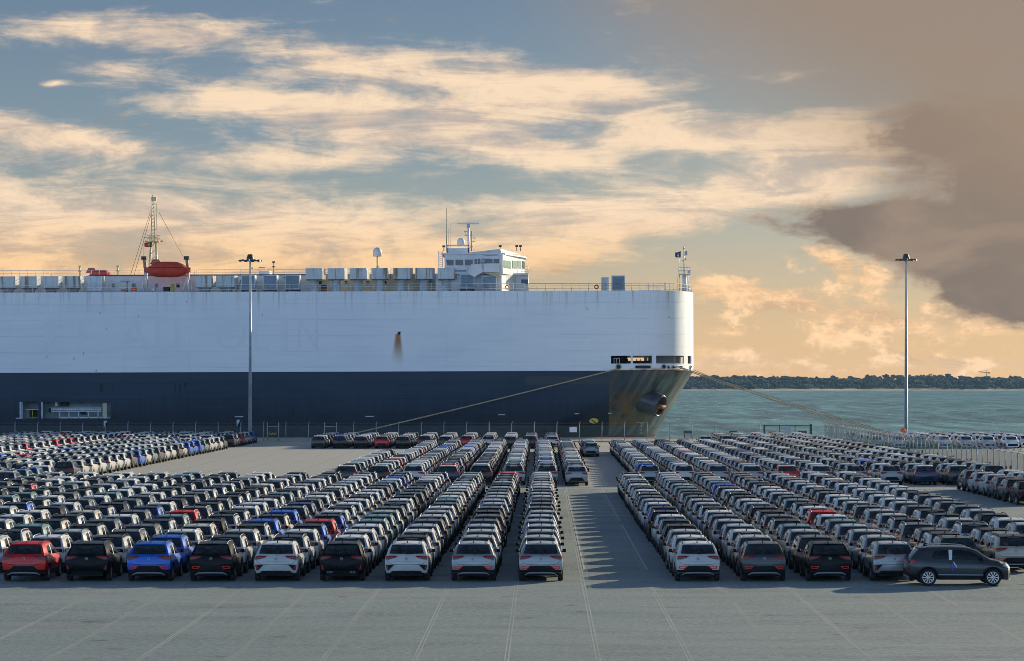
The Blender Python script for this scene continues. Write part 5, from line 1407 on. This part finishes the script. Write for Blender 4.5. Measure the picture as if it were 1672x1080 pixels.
# forward facing windows follow the rounded front
def frontwin(i, f0, f1, t0, t1):
    (xa_, ya_), (xb_, yb_) = front[i], front[i + 1]
    P0 = Vector((xa_ + (xb_ - xa_) * f0, ya_ + (yb_ - ya_) * f0, 0)); P1 = Vector((xa_ + (xb_ - xa_) * f1, ya_ + (yb_ - ya_) * f1, 0))
    d = (P1 - P0).normalized(); n_ = Vector((d.y, -d.x, 0)) * .06; z0, z1 = gz(t1, P0.y), gz(t0, P0.y)
    g_ = MB(); g_.v = [tuple(P0 + n_ + Vector((0, 0, z0))), tuple(P1 + n_ + Vector((0, 0, z0))), tuple(P1 + n_ + Vector((0, 0, z1))), tuple(P0 + n_ + Vector((0, 0, z1))),
                       tuple(P0 + Vector((0, 0, z0))), tuple(P1 + Vector((0, 0, z0))), tuple(P1 + Vector((0, 0, z1))), tuple(P0 + Vector((0, 0, z1)))]
    for q_ in ((0, 1, 2, 3), (4, 5, 1, 0), (5, 6, 2, 1), (6, 7, 3, 2), (7, 4, 0, 3)): g_.face(q_)
    part('window', g_, wing, wh)
frontwin(1, .10, .92, 425, 437); frontwin(2, .08, .48, 425.5, 438); frontwin(2, .54, .94, 425.5, 438); frontwin(3, .12, .9, 426, 438.5)
# bridge wing balcony and its screens
part('bridge_wing', MB().yprism([(bx(791), bz(445)), (bx(816), bz(445)), (bx(816), bz(431)), (bx(791), bz(431))], Yb - 1.6, Yb - .05), wht, ship)
part('wing_screen', MB().yprism([(bx(765), bz(447)), (bx(776), bz(453)), (bx(790.5), bz(444)), (bx(787), bz(431.5)), (bx(771), bz(432.5))], Yb - 1.5, Yb - 1.3), wht, ship)
part('wing_bracket', MB().yprism([(bx(790), bz(445.3)), (bx(818), bz(445.3)), (bx(818), bz(451)), (bx(812), bz(453))], Yb - 1.4, Yb - .1), crm, ship)
part('wing_lamp', MB().lathe([(0, 0), (.3, .0), (.35, .3), (.2, .7), (0, .75)], c=(bx(790), Yb - 1.7, bz(431)), n=12), greym, ship)
g = MB()
for i in range(7): g.tube((bx(781 + i * 6, Yb - 1.6), Yb - 1.6, bz(431)), (bx(781 + i * 6, Yb - 1.6), Yb - 1.6, bz(431) + .05 + (.9 if i > 1 else .2)), .03, n=4)
part('wing_rail', MB().path([(bx(781), Yb + .3, bz(415)), (bx(796), Yb - .3, bz(417)), (bx(816), Yb - .3, bz(416.5))], .04, 4), greym, ship)
part('navigation_board', MB().box(bx(743), bx(762), Yb - .1, Yb, bz(443), bz(441.5)), mat('navigation_blue', (.02, .06, .25), .5), wh)
g = MB().box(bx(717), bx(718), Yb, Yb + .2, bz(436), bz(409)).box(bx(723), bx(724), Yb, Yb + .2, bz(436), bz(409))
for i in range(8): g.box(bx(718), bx(723), Yb, Yb + .15, bz(435 - i * 3.3), bz(434.4 - i * 3.3))
part('ladder', g, wht, ship)
# lower front: lit house with window, door, lifebuoy box
Yf = 412.0
part('forward_house', MB().prism([(gx(838, Yf), Yf), (gx(863.5, Yf), Yf), (gx(863.5, Yf), 426), (gx(838, Yf), 426)], DZ - .05, gz(450, Yf)), wht, ship)
part('window', dbox(852, 863, 464, 456.5, Yf - .08, Yf - .01), mat('blue_window_glass', (.01, .03, .12), .1), ship)
part('forward_gallery', MB().box(gx(838, Yf), gx(864, Yf), Yf - .6, 426, gz(450, Yf), gz(446.5, Yf)), wht, ship)
g = MB()
for px in (840, 846, 852, 858, 863.5): g.tube((gx(px, Yf), Yf - .5, gz(446.5, Yf)), (gx(px, Yf), Yf - .5, gz(436, Yf)), .035, n=4)
for py in (436, 440, 443.5): g.tube((gx(852, Yf), Yf - .5, gz(py, Yf)), (gx(863.5, Yf), Yf - .5, gz(py, Yf)), .03, n=4)
part('gallery_rail', g, wht, ship)
# roof gear: parapet, radar mast, whip aerials
part('roof_parapet', dbox(731, 767, 413, 405, 407, 407.3).add(dbox(731, 767, 401.8, 399.5, 407, 407.2)).add(dbox(730.5, 732, 413, 399.5, 407, 407.3)).add(dbox(765.5, 767, 413, 399.5, 407, 407.3)), wht, ship)
Yr = 410.0
g = MB().tube((gx(766.3, Yr), Yr, gz(413, Yr)), (gx(766.3, Yr), Yr, gz(372, Yr)), .2, .16)
rm = part('radar_mast', g, wht, ship)
part('radar_scanner', MB().box(gx(748.5, Yr), gx(784, Yr), Yr - .2, Yr + .2, gz(366, Yr), gz(363.6, Yr)), wht, rm)
part('radar_gearbox', MB().box(gx(763.5, Yr), gx(769, Yr), Yr - .35, Yr + .35, gz(371.5, Yr), gz(366, Yr)), greym, rm)
g = MB().tube((gx(771, 411), 411, gz(410, 411)), (gx(771, 411), 411, gz(377, 411)), .1)
for py, a, b_ in ((384.5, 760, 773), (378, 759, 765), (390, 769, 778), (394, 770, 777), (387, 768, 778)): g.tube((gx(a, 411), 411, gz(py, 411)), (gx(b_, 411), 411, gz(py, 411)), .05)
g.tube((gx(771, 411), 411, gz(399, 411)), (gx(776, 411), 411, gz(409, 411)), .04).tube((gx(771, 411), 411, gz(399, 411)), (gx(767, 411), 411, gz(409, 411)), .04)
g.tube((gx(760.5, 411), 411, gz(376, 411)), (gx(763, 411), 411, gz(385, 411)), .05)
part('signal_mast', g, greym, ship)
for px, top, r in ((730.3, 340, .11), (730.3, 298, .03), (734, 372, .03), (737, 366, .025)):
    part('whip_aerial', MB().tube((gx(px, 408), 408, gz(412, 408)), (gx(px + (0 if r > .1 else -.5), 408), 408, gz(top, 408)), r, r * .5, n=6), ylc if r > .1 else greym, ship)
for px, Y in ((818, 406), (845, 414), (851, 416), (726, 406)):
    g = MB().tube((gx(px, Y), Y, gz(410, Y)), (gx(px, Y), Y, gz(402, Y)), .06).box(gx(px, Y) - .22, gx(px, Y) + .22, Y - .2, Y + .2, gz(403.5, Y), gz(400.5, Y))
    part('floodlamp', g, darkst, ship)

# foremast
Y = 417.0; fx = gx(1118.5, Y); g = MB()
g.tube((fx, Y, DZ), (fx, Y, gz(449, Y)), .36, .3, n=12); fm_ = part('foremast', g, wht, ship)
zf = gz(448.5, Y); g = MB().box(gx(1109.5, Y), gx(1128.5, Y), Y - .9, Y + .9, zf - .12, zf)
for z in (zf + .5, zf + 1.02): g.path([(gx(1109.5, Y), Y - .9, z), (gx(1128.5, Y), Y - .9, z), (gx(1128.5, Y), Y + .9, z), (gx(1109.5, Y), Y + .9, z), (gx(1109.5, Y), Y - .9, z)], .03, 4)
for px in (1109.5, 1114, 1119, 1124, 1128.5): g.tube((gx(px, Y), Y - .9, zf), (gx(px, Y), Y - .9, zf + 1.02), .03, n=4)
part('mast_platform', g, wht, fm_)
g = MB().tube((fx - .05, Y, zf), (fx - .05, Y, gz(405, Y)), .08, .05).tube((fx - .05, Y, gz(407.5, Y)), (fx - .05, Y, gz(404, Y)), .1)
g.box(fx + .1, fx + .45, Y - .2, Y + .2, gz(418, Y), gz(411, Y)).box(fx + .1, fx + .3, Y - .15, Y + .15, gz(426, Y), gz(423, Y)).tube((fx - .35, Y, gz(426, Y)), (fx, Y, gz(428, Y)), .06)
g.box(fx + .5, fx + .85, Y - .2, Y + .2, zf + .1, zf + .6); part('lamp_pole', g, greym, fm_)
g = MB()
for a in (-.75, .55): g.tube((fx + a * 1.1, Y - .4, DZ), (fx + a, Y - .2, zf - .1), .07)
part('mast_brace', g, wht, fm_)

# flags (separate cloths on their halyards)
def flag(px0, px1, py0, py1, Y, mats, split, lab, mi_fn):
    x0, x1, z1, z0 = gx(px0, Y), gx(px1, Y), gz(py0, Y), gz(py1, Y); g_ = MB(); n_ = 10; b0 = 0
    for j in range(5):
        for i in range(n_ + 1):
            f = i / n_; w = math.sin(f * 6 + j * .5) * .12 * f
            g_.v.append((x1 + (x0 - x1) * f, Y + w, z1 - (z1 - z0) * (j / 4) * (1 - .25 * f) - .16 * f * (1 + math.sin(3 * f)) * (z1 - z0)))
    for j in range(4):
        for i in range(n_): g_.face((j * (n_ + 1) + i, j * (n_ + 1) + i + 1, (j + 1) * (n_ + 1) + i + 1, (j + 1) * (n_ + 1) + i), mi_fn(i / n_, j / 4), True)
    o = thing('flag', g_, mats, lab, 'flag', (x1, Y, z1)); s2 = o.modifiers.new('cloth', 'SOLIDIFY'); s2.thickness = .02; return o
flag(235.5, 248, 395, 403.5, 411.2, [mat('flag_green', (.02, .18, .04), .8), mat('flag_red', (.60, .02, .04), .8), mat('flag_yellow', (.6, .5, .05), .8)], .4, 'small red and green flag flying left from the main mast', lambda f, j: 2 if (.3 <= f < .5 and .2 < j < .7) else (0 if f < .4 else 1))
flag(1102.5, 1111.5, 410.5, 420.5, 416.4, [mat('flag_navy', (.012, .025, .10), .8), mat('flag_white', (.6, .62, .66), .8)], .4, 'small dark blue flag with white emblem by the foremast', lambda f, j: 1 if (.3 <= f < .4 or .6 <= f < .7 or (.3 <= f < .7 and .45 < j < .7)) and .2 < j < .8 else 0)
part('halyard', MB().tube((gx(1111.5, 416.4), 416.4, gz(411, 416.4)), (gx(1106.5, 416.4), 416.4, DZ + 1), .018, n=4), greym, ship)
# lifebuoys hung on the rails
for px, py, Y, lab, mm in ((974, 468.7, YS + .1, 'dark red lifebuoy hanging on the long bow rail', mat('lifebuoy_red', (.35, .04, .03), .6)), (828, 469.5, 404.6, 'orange lifebuoy hanging below the wheelhouse', orange2)):
    x, z = gx(px, Y), gz(py, Y); g_ = MB()
    rows = [[(x + (.27 + .075 * math.cos(b2)) * math.cos(a), Y + .075 * math.sin(b2), z + (.27 + .075 * math.cos(b2)) * math.sin(a)) for b2 in np.linspace(0, 2 * math.pi, 9)[:-1]] for a in np.linspace(0, 2 * math.pi, 17)]
    g_.grid(rows, 0, True, closed=True)
    if px < 900: g_.box(x - .22, x + .3, Y - .02, Y + .12, z + .42, z + .62)
    thing('lifebuoy', g_, mm, lab, 'lifebuoy', (x, Y, z))
ship.rotation_euler = (0, R(-.20), 0)

# ------------------------------------------------------------------ mooring lines
rope = mat('mooring_rope', (.42, .33, .21), .85, var=.2, vscale=2)
def line(p0, p1, sag, r, lab, n_=28, name='mooring_line'):
    p0, p1 = Vector(p0), Vector(p1); pts_ = [p0.lerp(p1, i / n_) - Vector((0, 0, sag * 4 * (i / n_) * (1 - i / n_))) for i in range(n_ + 1)]
    return thing(name, MB().path(pts_, r, 6), rope, lab, 'rope', tuple(p1))
line((gx(1009, 402.8), 402.8, gz(602.5, 402.8)), (gx(560, 400.4), 400.4, .35), .15, .11, 'long tan mooring line slanting down left across the dark hull')
e = gx(1462, 400.2)
line(tuple(hull_pt(1106, 10.4, .3)), (e, 400.2, .5), .42, .075, 'lowest of the mooring lines running right from the bow to the quay')
line(tuple(hull_pt(1109, 10.45, .3)), (e + .3, 400.3, .55), .22, .075, 'mooring line just above the lowest one, right of the bow')
line((gx(1128, 419), 419, gz(602, 419)), (e - .2, 400.6, .5), .8, .05, 'thin upper mooring line leading right from the tip of the bow')
boll = mat('bollard_iron', (.05, .05, .055), .6)
for px in (1463, 560):
    x = gx(px, 400.1); thing('bollard', MB().lathe([(.32, 0), (.25, .15), (.2, .4), (.38, .5), (.38, .62), (.1, .68), (0, .68)], c=(x, 400.1, .12), n=12), boll, 'iron bollard on the quay edge holding the %s mooring lines' % ('right-hand bow' if px > 1000 else 'long slanting left'), 'bollard', (x, 400.1, .12))

# ------------------------------------------------------------------ light masts
def light_mast(px, Y, top_py, lab, wpx=6.6):
    x = gx(px, Y); zt = gz(top_py, Y); r0 = wpx / 2 * Y / FPX
    r_ = root('light_mast', (x, Y, 0), lab, 'light mast')
    part('pole', MB().lathe([(r0, 0), (r0, .1), (r0 * .95, .1), (r0 * .42, zt)], c=(x, Y, 0), n=14), greym, r_)
    part('base_plate', MB().lathe([(0, .0), (.55, .0), (.55, .12), (0, .12)], c=(x, Y, 0), n=12).box(x - .12, x + .12, Y - r0 - .03, Y - r0 + .1, .6, 1.3), greym, r_)
    hd = part('head_ring', MB().lathe([(1.05, -.06), (1.25, -.06), (1.25, .06), (1.05, .06), (1.05, -.06)], c=(x, Y, zt - .25), n=20).box(x - 1.15, x + 1.15, Y - .05, Y + .05, zt - .3, zt - .2).box(x - .05, x + .05, Y - 1.15, Y + 1.15, zt - .3, zt - .2), darkst, r_)
    part('head_cap', MB().lathe([(.52, -.1), (.50, .08), (.36, .56), (.26, .62), (0, .64)], c=(x, Y, zt), n=14), darkst, r_)
    lm = None
    for i in range(10):
        a = 2 * math.pi * i / 10 + .2; c_, s_ = math.cos(a), math.sin(a)
        if lm is None:
            lb_ = MB().prism([(-.22, -.2), (.22, -.2), (.22, .2), (-.22, .2)], -.08, .07, top=[(-.16, -.1), (.16, -.1), (.16, .15), (-.16, .15)]); lm = lb_.mesh('floodlight', darkst)
        o = link('floodlight', lm, r_, (1.45 * c_, 1.45 * s_, zt - .22)); o.rotation_euler = (R(20), 0, a + math.pi / 2)
    part('beacon', MB().tube((x + .28, Y - .2, zt - .4), (x + .28, Y - .2, zt - 1.15), .02).tube((x + .28, Y - .2, zt - 1.15), (x + .28, Y - .2, zt - 1.4), .1), ylc, r_)
    return r_
light_mast(408.5, 372.5, 423, 'tall light mast standing in front of the ship side')
light_mast(1479.5, 396, 422, 'tall light mast standing alone against the water on the right')
x = gx(1474.5, 392); r_ = root('lifebuoy_stand', (x, 392, 0), 'red lifebuoy cabinet at the foot of the right light mast', 'lifebuoy stand')
part('post', MB().tube((x, 392, 0), (x, 392, .9), .05), greym, r_); part('cabinet', MB().lathe([(0, -.12), (.36, -.12), (.40, 0), (.36, .12), (0, .12)], c=(x, 392, 1.25), n=12, axis='y'), orange2, r_)

# ------------------------------------------------------------------ fences
link_m = bpy.data.materials.new('chain_link'); link_m.use_nodes = True
k = NT(link_m.node_tree); b = k.n['Principled BSDF']; b.inputs['Base Color'].default_value = (.20, .25, .25, 1); b.inputs['Roughness'].default_value = .6; b.inputs['Alpha'].default_value = .08
link_g = bpy.data.materials.new('green_chain_link'); link_g.use_nodes = True
k = NT(link_g.node_tree); b = k.n['Principled BSDF']; b.inputs['Base Color'].default_value = (.13, .22, .19, 1); b.inputs['Roughness'].default_value = .6; b.inputs['Alpha'].default_value = .30
postw = mat('fence_post_galvanised', (.34, .35, .34), .5, .2); postg = mat('fence_post_green', (.03, .07, .065), .5)
FYq = 375.0
f1 = root('quay_fence', (0, FYq, 0), 'long chain-link fence with pale posts along the quay in front of the ship', 'fence')
HZ = gz(690, FYq)
xs_ = [gx(24.5 + 36.86 * i, FYq) for i in range(-2, 34)]
pm1 = MB().tube((0, 0, 0), (0, 0, HZ - .15), .055, n=6).tube((0, 0, HZ - .15), (.12, 0, HZ + .1), .045, n=5).mesh('fence_post', postw)
gates = [(436.5, 455), (530, 549.5)]
def in_gate(x): p = VX + FPX * x / FYq; return any(a - 3 < p < b_ + 3 for a, b_ in gates)
for i, x in enumerate(xs_):
    if not in_gate(x): link('post', pm1, f1, (x, 0, 0))
    if i + 1 < len(xs_): 
        w = xs_[i + 1] - x
        part('mesh_panel', MB().box(x + .05, x + w - .05, FYq - .012, FYq + .012, .05, HZ - .55), link_m, f1)
part('top_wire', MB().tube((xs_[0], FYq, HZ - .5), (xs_[-1], FYq, HZ - .5), .014, n=4).tube((xs_[0], FYq, HZ - .1), (xs_[-1], FYq, HZ - .1), .012, n=4), postw, f1)
part('kerb', MB().box(xs_[0], xs_[-1], FYq - .12, FYq + .12, 0, .15), conc, f1)
haz = bpy.data.materials.new('hazard_stripes'); haz.use_nodes = True
k = NT(haz.node_tree); b = k.n['Principled BSDF']; P = k.new('ShaderNodeTexCoord').outputs['Object']; X, Y, Z = k.sep(P)
k.put(b.inputs['Base Color'], k.mix(k.m('GREATER_THAN', k.m('FRACT', k.m('MULTIPLY', k.m('ADD', X, k.m('MULTIPLY', Z, -.9)), 2.4)), .5), (.65, .42, .02), (.015, .015, .015))); b.inputs['Roughness'].default_value = .6
for i, (a, b_) in enumerate(gates):
    x0, x1 = gx(a, FYq), gx(b_, FYq)
    g_ = root('fence_gate', ((x0 + x1) / 2, FYq, 0), 'narrow fence gate with hazard board, %s of the two by the empty paved area' % ('left-hand' if i == 0 else 'right-hand'), 'gate')
    part('gate_frame', MB().tube((x0, FYq, 0), (x0, FYq, HZ), .07).tube((x1, FYq, 0), (x1, FYq, HZ), .07).tube((x0, FYq, HZ - .6), (x1, FYq, HZ - .6), .05).tube((x0, FYq, .3), (x1, FYq, .3), .05), postw, g_)
    part('hazard_board', MB().box(x0 + .2, x1 - .25, FYq - .08, FYq - .03, 1.0, 1.28), haz, g_)
for i, (a, b_) in enumerate(((70, 88), (145, 158), (294.5, 305), (367, 380))):
    x0, x1 = gx(a, FYq), gx(b_, FYq)
    g_ = root('hazard_barrier', ((x0 + x1) / 2, FYq - .2, 0), 'striped yellow and black board on the fence, %s from the left' % ORD[i].replace('front', 'first'), 'barrier')
    part('board', MB().box(x0, x1, FYq - .25, FYq - .2, 1.25, 1.55), haz, g_); part('stand', MB().box(x0 + .1, x0 + .18, FYq - .2, FYq - .12, 0, 1.5).box(x1 - .18, x1 - .1, FYq - .2, FYq - .12, 0, 1.5), postw, g_)
for i, (a, b_) in enumerate(((1116, 1130), (1191, 1205), (1303, 1317))):
    x0, x1 = gx(a, 399), gx(b_, 399)
    g_ = root('quay_fender_board', ((x0 + x1) / 2, 399, 0), 'short black board at the quay edge, %s' % ('nearest the bow', 'just left of the green gate', 'behind the green gate')[i], 'board')
    part('board', MB().box(x0, x1, 398.6, 398.8, .75, 1.15), darkst, g_); part('stand', MB().box(x0 + .1, x0 + .2, 398.8, 398.95, 0, 1.1).box(x1 - .2, x1 - .1, 398.8, 398.95, 0, 1.1), darkst, g_)
x0, x1 = gx(930, FYq), gx(942, FYq)
g_ = thing('fence_sign', MB().box(x0, x1, FYq - .09, FYq - .05, gz(706, FYq), gz(697.5, FYq)), mat('sign_white', (.75, .77, .78), .5), 'small white blank-looking sign on the fence under the bow', 'sign', (x0, FYq, 0))
# dark green double gate
x0, x1 = gx(1248, 378), gx(1324, 378); zt = gz(694, 378)
g_ = root('green_gate', ((x0 + x1) / 2, 378, 0), 'wide dark green metal gate at the corner of the two fences', 'gate')
for nm, mb in (('gate_post', MB().box(x0 - .12, x0 + .12, 377.9, 378.1, 0, zt)), ('gate_post', MB().box(x1 - .16, x1 + .16, 377.85, 378.15, 0, zt + .1)), ('top_rail', MB().box(x0 + .12, x1 - .16, 377.95, 378.05, zt - .12, zt))): part(nm, mb, postg, g_)
for f in (.33, .66): part('upright', MB().box(x0 + (x1 - x0) * f - .05, x0 + (x1 - x0) * f + .05, 377.95, 378.05, 0, zt - .12), postg, g_)
part('mesh_panel', MB().box(x0 + .12, x1 - .16, 377.99, 378.01, .1, zt - .12), link_m, g_)
part('sign_panel', MB().box(gx(1281, 377.8), gx(1291, 377.8), 377.8, 377.85, gz(711, 377.8), gz(696.5, 377.8)), mat('sign_grey', (.40, .45, .46), .6), g_)
part('hazard_board', MB().box(gx(1255, 377.8), gx(1269, 377.8), 377.8, 377.85, gz(708, 377.8), gz(705, 377.8)), haz, g_)
# side fence with Y arms and barbed wire
FX2 = 38.9
f2 = root('side_fence', (FX2, 290, 0), 'chain-link fence with Y-shaped arms and barbed wire beside the right-hand lines', 'fence')
y = 376.5; H2 = 2.35
pm2 = MB().tube((0, 0, 0), (0, 0, H2), .05, n=6).tube((0, 0, H2), (-.32, 0, H2 + .38), .03, n=5).tube((0, 0, H2), (.32, 0, H2 + .38), .03, n=5).mesh('fence_post', greym)
ys_ = []
while y > 150: ys_.append(y); y -= 3.0
for i, y in enumerate(ys_):
    link('post', pm2, f2, (0, y - 290, 0))
    if i + 1 < len(ys_): part('mesh_panel', MB().box(FX2 - .012, FX2 + .012, ys_[i + 1] + .05, y - .05, .05, H2 - .05), link_g, f2)
g = MB()
for ddx, zz in ((-.32, H2 + .38), (.32, H2 + .38), (-.16, H2 + .19), (.16, H2 + .19), (0, H2)): g.tube((FX2 + ddx, ys_[0], zz), (FX2 + ddx, ys_[-1], zz), .014 if ddx else .03, n=4)
part('barbed_wire', g, greym, f2)
for i, y in enumerate([300 - 10.5 * j for j in range(13)]):
    thing('row_plate', MB().box(FX2 - .10, FX2 - .06, y - .3, y + .3, .75, 1.25).box(FX2 - .45, FX2 - .40, y - .3, y + .2, .7, 1.2), darkst, 'small black plate on the side fence, %s from the far end' % ORD[i].replace('front', 'first'), 'plate', (FX2, y, 1), group='small black plates along the side fence')

# ------------------------------------------------------------------ haze
hb = MB().box(-3400, 3900, -260, 7200, -6, 60)
hm = bpy.data.materials.new('sea_haze'); hm.use_nodes = True; hm.node_tree.nodes.clear()
k = NT(hm.node_tree); o_ = k.new('ShaderNodeOutputMaterial'); pv = k.new('ShaderNodeVolumePrincipled')
pv.inputs['Color'].default_value = (.40, .70, 1.0, 1); pv.inputs['Density'].default_value = .000024; pv.inputs['Anisotropy'].default_value = .2
k.l.new(pv.outputs[0], o_.inputs['Volume'])
hz_ = link('haze', hb.mesh('haze', hm)); tag(hz_, label='thin sea haze over the whole harbour', kind='stuff')
